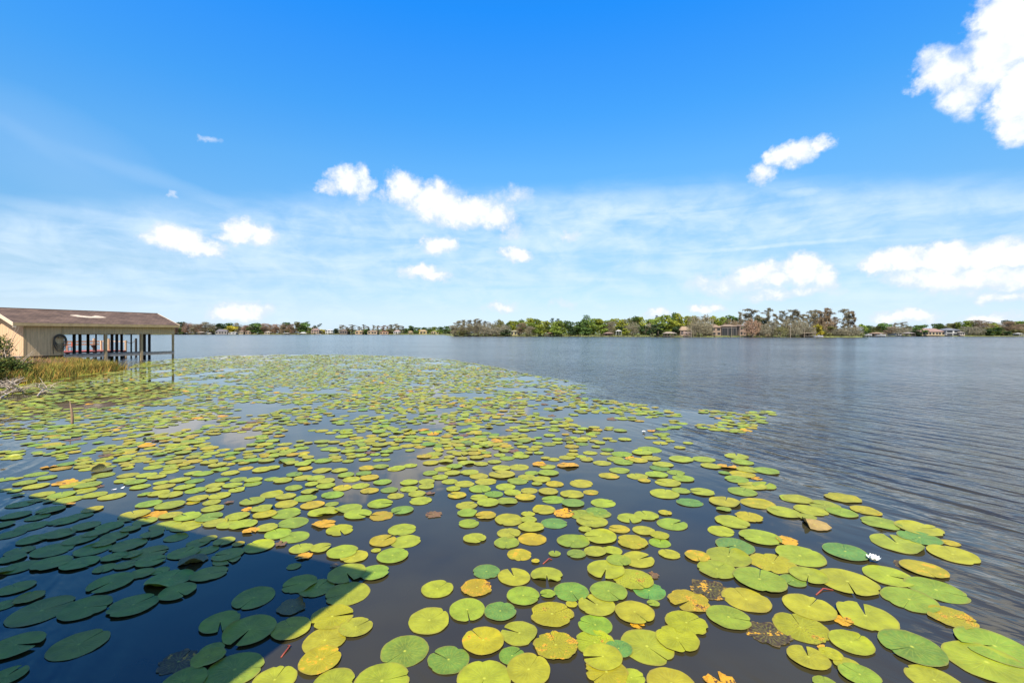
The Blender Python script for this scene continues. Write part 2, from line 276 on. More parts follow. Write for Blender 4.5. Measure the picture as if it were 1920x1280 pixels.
def pad_geo(r, c, seed, fine=True, z=0.0, cen=(0, 0), flat=False):
    """leaf outline with its slit; returns verts, faces, uvs(per vert)"""
    q = random.Random(seed); n = 44 if fine else 13
    th0 = q.uniform(0, 2*math.pi); gap = q.choice([.008, .012, .018, .025, .04, .11]) if fine else .03
    if c in 'OB' : gap = q.uniform(.1, .4)
    rings = [.16, .45, .72, .92, 1.0] if fine else [.6, 1.0]
    ph = [q.uniform(0, 6.28) for _ in range(5)]; ecc = q.uniform(.0, .045); ea = q.uniform(0, 6.28)
    rag = {'s': .012, 'S': .030, 'O': .05, 'R': .07, 'B': .10, 'k': .03, 'P': .03}.get(c, .006)
    bites = [(q.uniform(.3, 5.9), q.uniform(.05, .16), q.uniform(.05, .16)) for _ in range(3 if c in 'SORBs' else (q.choice([1, 1, 2]) if q.random() < .5 else 0))] if fine else []
    ta, tm = q.uniform(0, 6.28), q.uniform(.0, .016 if fine else .03)
    tx, ty = math.cos(ta)*tm, math.sin(ta)*tm
    curl = {'k': .55, 'P': .5, 'O': .16, 'S': .06, 'B': .15, 'o': .05}.get(c, .0) if (c != 'k' or fine) else 0
    if c in 'ygs' and q.random() < .20: curl = q.choice([.10, .22, .35])
    ca_, cw = q.uniform(0, 6.28), (q.uniform(.45, .7) if c in 'kPOB' else q.uniform(.68, .84))
    up = q.uniform(.0, .022) if fine else q.uniform(0, .02)
    vs = [(cen[0], cen[1], z+.002)]; uv = [(0, 0)]; k = n+1
    for rg in rings:
        for j in range(k):
            t = gap+(2*math.pi-2*gap)*j/n; a = th0+t
            ds = min(t, 2*math.pi-t)
            rr = 1-.10*math.exp(-(ds/.13)**2)+ecc*math.cos(2*(a-ea))
            rr += rag*(math.sin(5*a+ph[0])+.8*math.sin(9*a+ph[1])+.6*math.sin(17*a+ph[2]))
            if fine: rr += q.uniform(-.006, .006) if rg == 1.0 else 0
            for (ba, bw, bd) in bites: rr -= bd*math.exp(-((t-ba)/bw)**2)
            s = rg*(1 if rg < .9 else rr) if rg == 1 else rg*(1+(rr-1)*rg)
            x, y = math.cos(a)*s, math.sin(a)*s
            zz = (tx*x+ty*y)*1.0 + .004*math.sin(4*a+ph[3])*rg*rg + .003*math.sin(7*a+ph[4])*rg*rg + up*max(0, rg-.8)*1.2*(1+math.sin(2*a+ph[3]))
            if curl:
                e = x*math.cos(ca_)+y*math.sin(ca_)-cw
                if e > 0:
                    zz += curl*e; x -= math.cos(ca_)*e*min(.9, curl*1.5); y -= math.sin(ca_)*e*min(.9, curl*1.5)
            vs.append((cen[0]+x*r, cen[1]+y*r, z+max(zz, -.006 if fine else -.05)*r*2 if not flat else z)); uv.append((x if not curl else math.cos(a)*s, y if not curl else math.sin(a)*s))
    fs = [(0, 1+j, 2+j) for j in range(n)]
    for i in range(len(rings)-1):
        for j in range(n): fs.append((1+i*k+j, 1+(i+1)*k+j, 2+(i+1)*k+j, 2+i*k+j))
    return vs, fs, uv
class PadMesh:
    def __init__(s): s.v = []; s.f = []; s.uv = []; s.col = []; s.fx = []
    def put(s, geo, col, dmg, seed):
        vs, fs, uv = geo; b = len(s.v); s.v += vs; s.f += [tuple(i+b for i in f) for f in fs]; s.uv += uv
        s.col += [(*col, 1)]*len(vs); s.fx += [(dmg[0], seed, dmg[1], 1)]*len(vs)
    def mesh(s, name, m):
        me = bpy.data.meshes.new(name); me.from_pydata(s.v, [], s.f); me.update()
        uvl = me.uv_layers.new(name='leaf'); flat = []
        for l in me.loops: flat += s.uv[l.vertex_index]
        uvl.data.foreach_set('uv', flat)
        for nm, src in (('padcol', s.col), ('padfx', s.fx)):
            a = me.color_attributes.new(nm, 'FLOAT_COLOR', 'POINT'); a.data.foreach_set('color', [c for t in src for c in t])
        me.polygons.foreach_set('use_smooth', [True]*len(me.polygons)); me.materials.append(m); return me

# pad material: veins, pale centre, coloured rim, speckles, orange decay with brown cores
M_pad, T = mat('lily_leaf')
uvn = T.add('ShaderNodeUVMap', uv_map='leaf').outputs[0]
pc = T.add('ShaderNodeAttribute', attribute_name='padcol').outputs['Color']
fx = T.add('ShaderNodeSeparateColor', {0: T.add('ShaderNodeAttribute', attribute_name='padfx').outputs['Color']})
dmg, seed, blt = fx.outputs[0], fx.outputs[1], fx.outputs[2]
off = T.v('ADD', uvn, T.xyz(T.m('MULTIPLY', seed, 37.0), T.m('MULTIPLY', seed, 71.0)))
rr_ = T.v('LENGTH', uvn); s2_ = T.add('ShaderNodeSeparateXYZ', {0: uvn}); aa = T.m('ARCTAN2', s2_.outputs[0], s2_.outputs[1])
nb = T.noise(off, 1.3, 3, .6); nm_ = T.noise(off, 7, 4, .65); nf = T.noise(off, 16, 3, .7)
vein = T.m('POWER', T.m('ABSOLUTE', T.m('SINE', T.m('MULTIPLY_ADD', nb.outputs['Fac'], 1.5, T.m('MULTIPLY', aa, 11.0)))), 14.0)
vein = T.m('MULTIPLY', vein, T.ss(rr_, .05, .3)); vein = T.m('MULTIPLY', vein, T.ss(rr_, .98, .5))
mott = T.ss(nb.outputs['Fac'], .3, .7, .80, 1.22)
col = T.v('SCALE', pc); T.l.new(mott, col.node.inputs['Scale'])
col = T.mix(T.ss(nm_.outputs['Fac'], .42, .70, 0, .30), col, (.30, .27, .014))
col = T.mix(T.m('MULTIPLY', vein, .22), col, (.33, .37, .05))
col = T.mix(T.ss(rr_, .085, .02, 0, .75), col, (.46, .46, .05))
col = T.mix(T.ss(rr_, .93, .985, 0, .42), col, (.22, .15, .035))
bl = T.m('ADD', nb.outputs['Fac'], T.m('MULTIPLY', T.m('SUBTRACT', nm_.outputs['Fac'], .5), .6))
blo = T.ss(bl, T.m('MULTIPLY_ADD', blt, -.52, .92), T.m('MULTIPLY_ADD', blt, -.52, .97))
col = T.mix(blo, col, (.52, .27, .014))
bro = T.ss(bl, T.m('MULTIPLY_ADD', blt, -.36, .94), T.m('MULTIPLY_ADD', blt, -.36, 1.0))
col = T.mix(bro, col, (.06, .022, .012))
spk = T.m('ADD', T.m('MULTIPLY', nf.outputs['Fac'], .72), T.m('MULTIPLY', nb.outputs['Fac'], .33))
sp_ = T.ss(spk, T.m('MULTIPLY_ADD', dmg, -.17, .755), T.m('MULTIPLY_ADD', dmg, -.17, .775))
col = T.mix(T.m('MULTIPLY', sp_, .85), col, (.07, .035, .012))
hgt = T.m('ADD', T.m('MULTIPLY', vein, -.5), nm_.outputs['Fac'])
bmp = T.add('ShaderNodeBump', {'Strength': .35, 'Distance': .006, 'Height': hgt})
finish(T, col, .48, bmp.outputs[0], .30)

# ------------------------------------------------------------------ the lily bed outline (metres)
BED_PX = [(-60,800),(0,722),(40,716),(120,706),(235,692),(260,680),(330,673),(420,667),(520,664.5),(640,664.5),(760,668),(850,675),(935,689),(1000,704),(1085,717),(1112,733),(1075,744),(1180,755),(1245,764),(1290,766),(1380,774),(1440,769),(1455,777),(1425,803),(1390,811),(1330,806),(1290,796),(1250,806),(1262,816),(1305,830),(1275,842),(1250,850),
 (1310,862),(1440,868),(1460,890),(1500,925),(1600,925),(1670,970),(1800,1010),(1840,1050),(1820,1120),(1850,1190),(2100,1260),(2100,1500),(-60,1500)]
def chaikin(P):
    o = []
    for i in range(len(P)):
        a, b = P[i], P[(i+1) % len(P)]; o += [(a[0]*.75+b[0]*.25, a[1]*.75+b[1]*.25), (a[0]*.25+b[0]*.75, a[1]*.25+b[1]*.75)]
    return o
BED = [tuple(at(x, y)[:2]) for x, y in BED_PX]
def inside(P, x, y):
    c = False; j = len(P)-1
    for i in range(len(P)):
        (xi, yi), (xj, yj) = P[i], P[j]
        if (yi > y) != (yj > y) and x < (xj-xi)*(y-yi)/(yj-yi)+xi: c = not c
        j = i
    return c
def pdist(P, x, y):
    b = 1e9
    for i in range(len(P)):
        x0, y0 = P[i]; x1, y1 = P[(i+1) % len(P)]; dx_, dy_ = x1-x0, y1-y0
        t = max(0, min(1, ((x-x0)*dx_+(y-y0)*dy_)/(dx_*dx_+dy_*dy_+1e-9)))
        b = min(b, (x-x0-t*dx_)**2+(y-y0-t*dy_)**2)
    return math.sqrt(b)

# ------------------------------------------------------------------ setting: lake bed, water, shores
M_bed = plain('lake_mud', (.06, .05, .035), .9, .3, .2)
g = MB(); g.add([(-6000,-3000,-1.6),(6000,-3000,-1.6),(6000,6000,-1.6),(-6000,6000,-1.6)], [(0,1,2,3)])
tag(g.build('ground', M_bed), kind='structure')
def axis(lo, hi, step, far_lo, far_hi):
    a = []; x = lo
    while x <= hi+1e-6: a.append(x); x += step
    s = step; x = lo; b = []
    while x > far_lo: s *= 1.35; x = max(far_lo, x-s); b.append(x)
    s = step; x = hi; c = []
    while x < far_hi: s *= 1.35; x = min(far_hi, x+s); c.append(x)
    return b[::-1]+a+c
XS = axis(-50, 30, .5, -2500, 2500); YS = axis(1, 62, .5, -200, 2300)
wv = [(x, y, 0) for y in YS for x in XS]; nx = len(XS)
wf = [(j*nx+i, j*nx+i+1, (j+1)*nx+i+1, (j+1)*nx+i) for j in range(len(YS)-1) for i in range(nx-1)]
me = bpy.data.meshes.new('lake_water'); me.from_pydata(wv, [], wf); me.update()
wa = me.attributes.new('calm', 'FLOAT', 'POINT'); vals = []
for (x, y, _) in wv:
    if -52 < x < 32 and 0 < y < 64:
        d = pdist(BED, x, y); ins = inside(BED, x, y)
        vals.append(max(0, .62-.5*d/1.2) if ins else min(1, .62+d/3.0))
    else: vals.append(1.0)
wa.data.foreach_set('value', vals)
M_water, T = mat('lake_water')
pos = T.n.new('ShaderNodeNewGeometry').outputs['Position']
calm = T.add('ShaderNodeAttribute', attribute_name='calm').outputs['Fac']
gust = T.noise(pos, .045, 3, .6); gust2 = T.noise(T.v('MULTIPLY', pos, (1, .35, 1)), .02, 2, .5)
CR = math.atan2(-1.9, 1.0)                          # crest direction on the water
def height(p):
    mp = T.add('ShaderNodeMapping', {'Vector': p, 'Rotation': (0, 0, CR)}, vector_type='TEXTURE').outputs[0]   # x' along the crest
    a = T.noise(T.v('MULTIPLY', mp, (.75, 2.9, 1)), 1.0, 1.5, .5, .35)
    mp2 = T.add('ShaderNodeMapping', {'Vector': p, 'Rotation': (0, 0, CR+.35), 'Location': (3, 7, 0)}, vector_type='TEXTURE').outputs[0]
    b = T.noise(T.v('MULTIPLY', mp2, (2.6, 7.5, 1)), 1.0, 2.0, .55, .2)
    return T.m('ADD', T.m('MULTIPLY', a.outputs['Fac'], .150), T.m('MULTIPLY', b.outputs['Fac'], .034))
def fine(p):
    return T.noise(p, .9, 2, .5, .4).outputs['Fac']
E = .012
h0 = height(pos); hx = height(T.v('ADD', pos, (E, 0, 0))); hy = height(T.v('ADD', pos, (0, E, 0)))
amp = T.m('MULTIPLY', T.m('MULTIPLY', calm, T.m('ADD', .17, calm)), T.ss(gust.outputs['Fac'], .3, .72, .62, 1.3))
gx = T.m('MULTIPLY', T.m('DIVIDE', T.m('SUBTRACT', h0, hx), E), amp)
gy = T.m('MULTIPLY', T.m('DIVIDE', T.m('SUBTRACT', h0, hy), E), amp)
# slow, very faint undulation of the calm water between the leaves
f0 = fine(pos); fx_ = fine(T.v('ADD', pos, (.05, 0, 0))); fy_ = fine(T.v('ADD', pos, (0, .05, 0)))
gx = T.m('ADD', gx, T.m('MULTIPLY', T.m('SUBTRACT', f0, fx_), .12)); gy = T.m('ADD', gy, T.m('MULTIPLY', T.m('SUBTRACT', f0, fy_), .12))
nrm = T.v('NORMALIZE', T.xyz(gx, gy, 1.0))
murk = T.noise(pos, .5, 3, .6)
wcol = T.mix(T.ss(murk.outputs['Fac'], .35, .7), (.042, .035, .014), (.025, .021, .010))
finish(T, wcol, T.m('MULTIPLY_ADD', T.m('POWER', calm, 2.0), .12, .03), nrm, .5, {'IOR': 1.45, 'Specular Tint': (.63, .66, 1.0, 1)})
me.materials.append(M_water); wo = bpy.data.objects.new('water', me); COL.objects.link(wo); tag(wo, kind='structure')

M_grass = plain('shore_grass', (.14, .15, .045), .95, .35, .08)
SHORE = [(-900,1250),(-300,1050),(200,930),(420,900),(640,880),(760,840),(830,700),(846,400),(870,385),(1000,372),(1100,345),(1200,325),(1300,312),(1420,300),(1540,285),(1600,272),(1616,278),(1622,330),(1640,385),(1700,372),(1800,362),(1920,352),(2300,330),(3400,250)]
pts = [atD(px, D) for px, D in SHORE]
sh = MB(); n = len(pts); vs = []
for k, (grow, z) in enumerate(((0, -.25), (1.5, .30), (9, .75), (60, 1.1))):
    for i, p in enumerate(pts):
        d = Vector((p.x, p.y, 0)).normalized(); q = p+d*grow; vs.append((q.x+math.sin(i*2.1)*grow*.05, q.y, z))
for i, p in enumerate(pts): vs.append((p.x*2.2 if abs(p.x) > 300 else p.x*6, 5200, 1.3))
sh.add(vs, [(k*n+i, k*n+i+1, (k+1)*n+i+1, (k+1)*n+i) for k in range(4) for i in range(n-1)])
tag(sh.build('far_shore', M_grass), kind='structure')

# near bank on the left: mud and soil, grown with grass
M_soil = plain('bank_soil', (.12, .09, .055), .95, .35, 1.5)
BANK = [(-19.5,13.0),(-20.0,16.5),(-21.3,19.0),(-23.6,22.0),(-24.8,24.8),(-25.8,27.3),(-26.4,30.0),(-27.0,32.3),(-30.2,35.0),(-35.0,38.0),(-40,41),(-60,44)]
bk = MB(); n = len(BANK); vs = []
for k, (off_, z) in enumerate(((0, -.35), (.5, .05), (2.0, .30), (6, .75), (60, 1.0))):
    for i, (x, y) in enumerate(BANK): vs.append((x-off_*.94, y-off_*.20+.25*math.sin(i*1.7+k), z))
bk.add(vs, [(k*n+i, (k+1)*n+i, (k+1)*n+i+1, k*n+i+1) for k in range(4) for i in range(n-1)])
tag(bk.build('bank', M_soil), kind='structure')

# ------------------------------------------------------------------ lily pads, one object each for the 300 largest in view
SH_A, SH_C, SH_B = (0, 925), (690, 1085), (430, 1280)
def in_shade(x, y):
    e1 = 925+(x/690)*160
    if x < 690 and y > e1:
        return x < 690-(y-1085)/195*260 if y > 1085 else True
    return False
def edge_shade(x, y):
    if x > 720: return False
    a = abs(y-(925+x/690*160)) < 14 and x < 690
    b = y > 1075 and abs(x-(690-(y-1085)/195*260)) < 38
    return a or b
ORD = ['', 'second', 'third', 'fourth', 'fifth', 'sixth', 'seventh', 'eighth', 'ninth', 'tenth', 'eleventh', 'twelfth', 'thirteenth', 'fourteenth', 'fifteenth', 'sixteenth', 'seventeenth', 'eighteenth', 'nineteenth', 'twentieth', 'twenty-first', 'twenty-second', 'twenty-third', 'twenty-fourth', 'twenty-fifth']
def rank(i, n, noun_end='from the left'):
    if n == 1: return ''
    if i == 0: return 'leftmost'
    if i == n-1: return 'rightmost'
    if i < (n+1)//2: return ORD[i]+' from left'
    return ('second' if n-1-i == 1 else ORD[n-1-i])+' from right'
DESC = {'y': 'yellow-green', 'g': 'mid green', 'd': 'fresh green', 'D': 'deep green', 'o': 'yellow leaf with orange edge', 's': 'brown-speckled', 'S': 'yellow and orange heavily spotted', 'O': 'orange decaying', 'P': 'peach-coloured folded', 'B': 'small brown withered', 'R': 'dark brown rotting', 'k': 'dark curled'}
DESC['o'] = 'yellow orange-edged'
def zone(d):
    x, y = d['px'], d['py']
    if edge_shade(x, y): return 'cut by the shadow edge'
    if in_shade(x, y):
        if y > 1195: return 'in shade along the bottom'
        if y > 1120: return 'in shade above the lowest shaded row'
        if y > 1050: return 'in the middle of the shade'
        if y > 1010: return 'in the upper middle of the shade'
        return 'near the top of the shade'
    if x > 1600 and y > 950:
        if y < 1060: return 'on the outer right tip beyond the white flower'
        if y < 1180: return 'at the right edge below the white flower'
        return 'in the lower right corner'
    if y > 1225: return 'along the bottom edge, '+('left half' if x < 800 else 'centre' if x < 1230 else 'right')
    if y > 1130: return 'second row up, '+('beside the shadow corner' if x < 730 else 'centre' if x < 1230 else 'right')
    if y > 1060: return 'in the lower middle, '+('beside the shadow corner' if x < 730 else 'centre' if x < 1060 else 'right of centre' if x < 1300 else 'right side')
    if y > 1000: return 'level with the white flower, '+('left' if x < 800 else 'centre' if x < 1060 else 'right of centre' if x < 1300 else 'right side')
    if y > 950: return 'just above the white flower row, '+('left' if x < 560 else 'left of centre' if x < 860 else 'centre' if x < 1160 else 'right')
    if y > 915: return 'midway up the bed, '+('left edge' if x < 230 else 'left' if x < 560 else 'left of centre' if x < 860 else 'centre' if x < 1160 else 'right')
    return 'in the far traced rows, '.replace('traced rows', 'rows')+('left edge' if x < 230 else 'left' if x < 560 else 'left of centre' if x < 860 else 'centre' if x < 1160 else 'right')
cls = {}
for d in INDIV: cls.setdefault((d['c'], zone(d)), []).append(d)
for (c, z), L in cls.items():
    L.sort(key=lambda d: d['px'])
    for i, d in enumerate(L):
        rk = rank(i, len(L))
        d['label'] = (rk+' ' if rk else '')+DESC[c]+' lily pad '+z
INDIV.sort(key=lambda d: d['py'])
for i, d in enumerate(INDIV):
    q = random.Random(i*7+3); pm = PadMesh(); col = tuple(v*q.uniform(.90, 1.10) for v in TINT[d['c']])
    if d['c'] in 'ygds': 
        k_ = q.uniform(-.12, .12); col = (col[0]*(1+k_), col[1], col[2]*(1-k_))
    pm.put(pad_geo(d['r'], d['c'], i*13+5, True), col, dm(d['c'], q.uniform(.75, 1.25)), q.random())
    o = bpy.data.objects.new('lily_pad', pm.mesh('lily_pad', M_pad)); COL.objects.link(o)
    o.location = (d['p'].x, d['p'].y, .004+.014*q.random() if d['c'] not in 'RB' else .003)
    tag(o, d['label'], 'lily pad', 'lily pads floating on the lake')

# the thousands of smaller, farther pads: one mass
rest = PadMesh(); grid = {}
def near(x, y, r, k):
    gx_, gy_ = int(math.floor(x)), int(math.floor(y))
    for a in (-1, 0, 1):
        for b in (-1, 0, 1):
            for (X, Y, RR) in grid.get((gx_+a, gy_+b), ()):
                if (X-x)**2+(Y-y)**2 < (k*(RR+r))**2: return True
    return False
def reg(x, y, r): grid.setdefault((int(math.floor(x)), int(math.floor(y))), []).append((x, y, r))
for d in PADS: reg(d['p'].x, d['p'].y, d['r'])
q = random.Random(5)
def palette(q):
    t = q.random()
    return 'y' if t < .56 else 'g' if t < .74 else 'd' if t < .77 else 'o' if t < .88 else 's' if t < .925 else 'S' if t < .95 else 'O' if t < .968 else 'B' if t < .99 else 'k'
for i, d in enumerate(REST):
    col = tuple(v*q.uniform(.9, 1.1) for v in TINT[d['c']])
    rest.put(pad_geo(d['r'], d['c'], 9000+i, True, .004+.014*q.random(), (d['p'].x, d['p'].y)), col, dm(d['c']), q.random())
FILL_PX = BED_PX[:31]+[(1245,850),(1190,842),(1100,862),(950,862),(880,860),(700,868),(500,866),(420,872),(300,880),(200,884),(60,882),(-60,890)]
FILL = [tuple(at(x, y)[:2]) for x, y in FILL_PX]
xs = [p[0] for p in FILL]; ys = [p[1] for p in FILL]; npad = 0
GAPS = [(70,835,110,12),(150,822,70,9),(560,850,60,8),(760,848,60,10),(1060,842,60,10),(1180,835,60,9),(600,800,70,6),(820,800,60,6),(1130,795,60,6),(1230,790,30,8),(960,770,60,5),(880,740,50,4),(1040,815,60,7),(690,775,60,5),(1330,788,30,3),(300,765,40,4),(980,730,50,4),(1150,815,40,6),(330,715,60,3),(620,735,60,3)]
for _ in range(150000):
    # sample evenly over area
    x = q.uniform(min(xs), max(xs)); y = q.uniform(min(ys), max(ys))
    if not inside(FILL, x, y): continue
    px = CX+F*x/y; py = HY+H*F/y
    v = mnoise.noise(Vector((x*.55, y*.40, 5.7)))+.6*mnoise.noise(Vector((x*1.1, y*1.1, 9.0)))
    keep = .56+1.0*v
    if pdist(BED, x, y) < 1.2: keep -= .22
    for (gx0, gy0, ga, gb) in GAPS:
        if ((px-gx0)/ga)**2+((py-gy0)/gb)**2 < 1: keep -= .55
    if py > 800: keep += .10
    if v < -.44: continue
    if q.random() > keep: continue
    r = q.uniform(.09, .175)
    if near(x, y, r, .78): continue
    reg(x, y, r); npad += 1; c = palette(q)
    rest.put(pad_geo(r, c, npad, py > 800, .004+.016*q.random(), (x, y)), tuple(v_*q.uniform(.82, 1.12) for v_ in TINT[c]), dm(c, q.uniform(.6, 1.1)), q.random())
    if npad > 11000: break
print('far pads', npad)
o = bpy.data.objects.new('lily_pads', rest.mesh('lily_pads', M_pad)); COL.objects.link(o)
tag(o, 'thousands of small round lily pads covering the far part of the bay', 'lily pads', None, 'stuff')

# water lily flowers
M_petal = plain('white_petal', (.80, .80, .74), .5, .05, 20); M_stam = plain('yellow_stamens', (.70, .42, .03), .6, .2, 40)
def flower(loc, s, label):
    root = empty('water_lily_flower', loc); tag(root, label, 'flower', 'white water lily flowers')
    m = MB(); q = random.Random(int(s*1000))
    for ring, (np_, tilt, L, wd) in enumerate(((9, .32, .085, .020), (8, .75, .072, .018), (6, 1.15, .055, .015))):
        for k in range(np_):
            a = 2*math.pi*k/np_+ring*.35+q.uniform(-.08, .08); t = tilt+q.uniform(-.1, .1); row = []
            for i, (f_, w_) in enumerate(((0, .3), (.3, .8), (.6, 1.0), (.85, .6), (1, .05))):
                d = L*s*f_; x = math.cos(t+f_*.35)*d; z = math.sin(t+f_*.35)*d+.006
                for sg in (-1, 0, 1): row.append((x, sg*wd*w_*s, z+(abs(sg))*.006*s*w_))
            vs = [(math.cos(a)*x-math.sin(a)*y, math.sin(a)*x+math.cos(a)*y, z) for x, y, z in row]
            m.add(vs, [(i*3+j, i*3+j+1, i*3+j+4, i*3+j+3) for i in range(4) for j in range(2)])
    m.build('petals', M_petal, root, True)
    m = MB()
    for k in range(22):
        a = k*2.4; r_ = .016*s*math.sqrt(k/22); m.tube([(math.cos(a)*r_*.6, math.sin(a)*r_*.6, .012), (math.cos(a)*r_, math.sin(a)*r_, .045*s)], .0022*s, 4)
    m.build('stamens', M_stam, root)
flower(at(1638, 1052), 1.0, 'large white open flower floating beside a deep green pad on the right')
flower(at(1207, 811), .75, 'small far white flower among pads near the right of the bed')
# white petal scraps floating near the shadow edge
for (px, py, lb) in ((214, 918, 'long pinkish white petal floating by the left pads'), (230, 915, 'square white scrap floating by the left pads')):
    p = at(px, py); m = MB(); s = .024
    m.add([(-1.6*s, -.5*s, .004), (1.5*s, -.4*s, .012), (1.3*s, .6*s, .02), (-1.2*s, .5*s, .006)], [(0, 1, 2, 3)]) if px < 220 else m.add([(-s, -.7*s, .006), (s, -.9*s, .01), (.8*s, s, .03), (-.9*s, .8*s, .012)], [(0, 1, 2, 3)])
    o = m.build('floating_petal', M_petal); o.location = p; tag(o, lb, 'petal', 'white scraps on the water')

# reddish lily stems lying at the surface
M_stem = plain('red_stem', (.25, .05, .03), .6, .2, 20)
for (a, b, lb) in (((1530, 1115), (1562, 1106), 'red lily stem lying across the gap between pads on the right'), ((527, 1232), (540, 1210), 'thin reddish stem in brown water right of the bottom shadow edge'), ((1018, 1057), (1035, 1049), 'thin reddish stem next to a small orange leaf in the centre')):
    p0, p1 = at(*a), at(*b); mid = (p0+p1)/2+Vector((.02, .05, .0)); m = MB(); m.tube([p0+Vector((0, 0, .002)), mid+Vector((0, 0, .014)), p1+Vector((0, 0, .003))], .006, 6)
    tag(m.build('floating_stalk', M_stem, None, True), lb, 'stalk', 'red lily stalks')

# broken wooden stake standing in the pads on the left
p = at(135, 793); m = MB(); m.tube([p+Vector((0, 0, -.6)), p+Vector((.01, 0, .2)), p+Vector((-.02, 0, .42))], [.035, .032, .025], 8); m.tube([p+Vector((-.02, 0, .36)), p+Vector((-.07, .01, .62))], [.022, .006], 5)
tag(m.build('wooden_stake', plain('stake_wood', (.30, .19, .12), .85, .3, 14, (1, 1, .2))), 'broken brown wooden stake standing in the pads at left', 'stake')

# ------------------------------------------------------------------ dock and roof beside the camera (casts the shadow at lower left)
RZ = math.atan2(-2.51, 6.52)                        # its front edge direction
corner = Vector((-1.466, 4.72, 0))+TSV*4.0
root = empty('covered_dock', (corner.x, corner.y, 0), RZ); tag(root, 'roofed timber dock beside the viewpoint that throws the shadow at lower left', 'dock')
m = MB(); m.prism([(-7.4, 4.0), (0, 4.0), (0, 4.16), (-3.7, 5.3), (-7.4, 4.16)], 'x', -11.5, 0)
M_roof2 = plain('brown_roof', (.12, .075, .055), .9, .3, 3); m.build('roof', M_roof2, root)
m = MB(); m.box(-11.2, -.4, -7.0, -.35, .80, .92); m.build('deck', M_dock, root)
m = MB(); m.box(-11.2, -.4, -.345, -.22, 3.75, 3.998); m.build('beam', M_wood, root)
for x in (-11.0, -7.6, -4.2, -.6):
    for y in (-.55, -6.8):
        m = MB(); m.tube([(x, y, -1.6), (x, y, 3.998)], .09, 10); m.build('post', M_wood, root)
root = empty('walkway', (0, 0, 0), RZ); tag(root, 'narrow plank walkway where the viewer stands', 'walkway')
m = MB()
for k in range(22): m.box(-1.0, 1.4, -.4-k*.15, -.262-k*.15, .88, .92)
m.build('planks', M_dock, root)
m = MB(); m.box(-.95, -.85, -3.6, -.3, .70, .878); m.box(1.2, 1.3, -3.6, -.3, .70, .878); m.build('joist', M_wood, root)
for x in (-.9, 1.25):
    for y in (-.5, -3.2):
        m = MB(); m.tube([(x, y, -1.6), (x, y, .698)], .08, 8); m.build('piling', M_wood, root)

# ------------------------------------------------------------------ boathouse on the left
DIRV = Vector((.39, 1, 0)).normalized(); NRM = Vector((DIRV.y, -DIRV.x, 0))     # along the ridge / outward of the near side
P_far = at(325, 672); L_ = 11.0
P0 = P_far-DIRV*L_                                  # near corner of the side wall
BZ = math.atan2(-DIRV.x, DIRV.y)                    # rotation: local y = ridge direction, local x = outward side
root = empty('boathouse', (P0.x, P0.y, 0), BZ); tag(root, 'tan timber boathouse with brown shingle roof standing over the water on posts', 'boathouse')
WD = 6.0; ov = .35; og = .72; pitch = math.tan(R(19.5)); EZ = 3.20
def tpos(px):      # local y of the point of the side wall plane seen at column px
    u = (px-CX)/F; return (u*P0.y-P0.x)/(DIRV.x-u*DIRV.y)
rise = (WD/2+ov)*pitch; rt = .10
m = MB(); m.prism([(ov, EZ), (ov, EZ+rt), (-WD/2, EZ+rt+rise), (-WD-ov, EZ+rt), (-WD-ov, EZ), (-WD/2, EZ+rise)], 'y', -og, L_+.35)
roof = m.build('roof', M_roof, root)
m = MB(); m.tube([(-WD/2, -og-.01, EZ+rt+rise+.005), (-WD/2, L_+.36, EZ+rt+rise+.005)], .05, 6); m.build('ridge_cap', M_roof, roof)
# bare repair patch on the roof
def roofpt(y, s): return (ov-s*(WD/2+ov), y, EZ+rt+s*rise+.012)
m = MB(); out = []
for (px, s) in ((137, .60), (150, .50), (172, .44), (195, .46), (206, .50), (200, .58), (188, .64), (178, .55), (160, .60), (150, .66)):
    out.append(roofpt(tpos(px)+s*.9, s))
m.add(out, [tuple(range(len(out)))]); m.build('roof_patch', plain('bare_roof_patch', (.50, .40, .30), .9, .2, 4), roof)
M_fas = plain('tan_fascia', (.50, .36, .18), .7, .15, 3, (1, 1, 1)); M_rake = plain('pale_rake', (.66, .52, .36), .7, .1, 4)
m = MB(); m.box(ov+.002, ov+.034, -og, L_+.35, EZ-.14, EZ+rt-.012); m.build('fascia', M_fas, root)
m = MB(); m.box(-WD-ov-.034, -WD-ov-.002, -og, L_+.35, EZ-.14, EZ+rt-.012); m.build('fascia', M_fas, root)
for y0, y1 in ((-og-.04, -og-.002), (L_+.352, L_+.39)):
    m = MB(); m.prism([(ov+.03, EZ-.16), (ov+.03, EZ+rt+.01), (-WD/2, EZ+rt+rise+.02), (-WD-ov-.03, EZ+rt+.01), (-WD-ov-.03, EZ-.16), (-WD/2, EZ+rise-.16)], 'y', y0, y1); m.build('rake_board', M_rake, root)
m = MB(); m.box(ov-.03, ov+.03, -og-.02, -og+.16, EZ-.26, EZ-.142); m.build('gutter_end', M_rake, root)
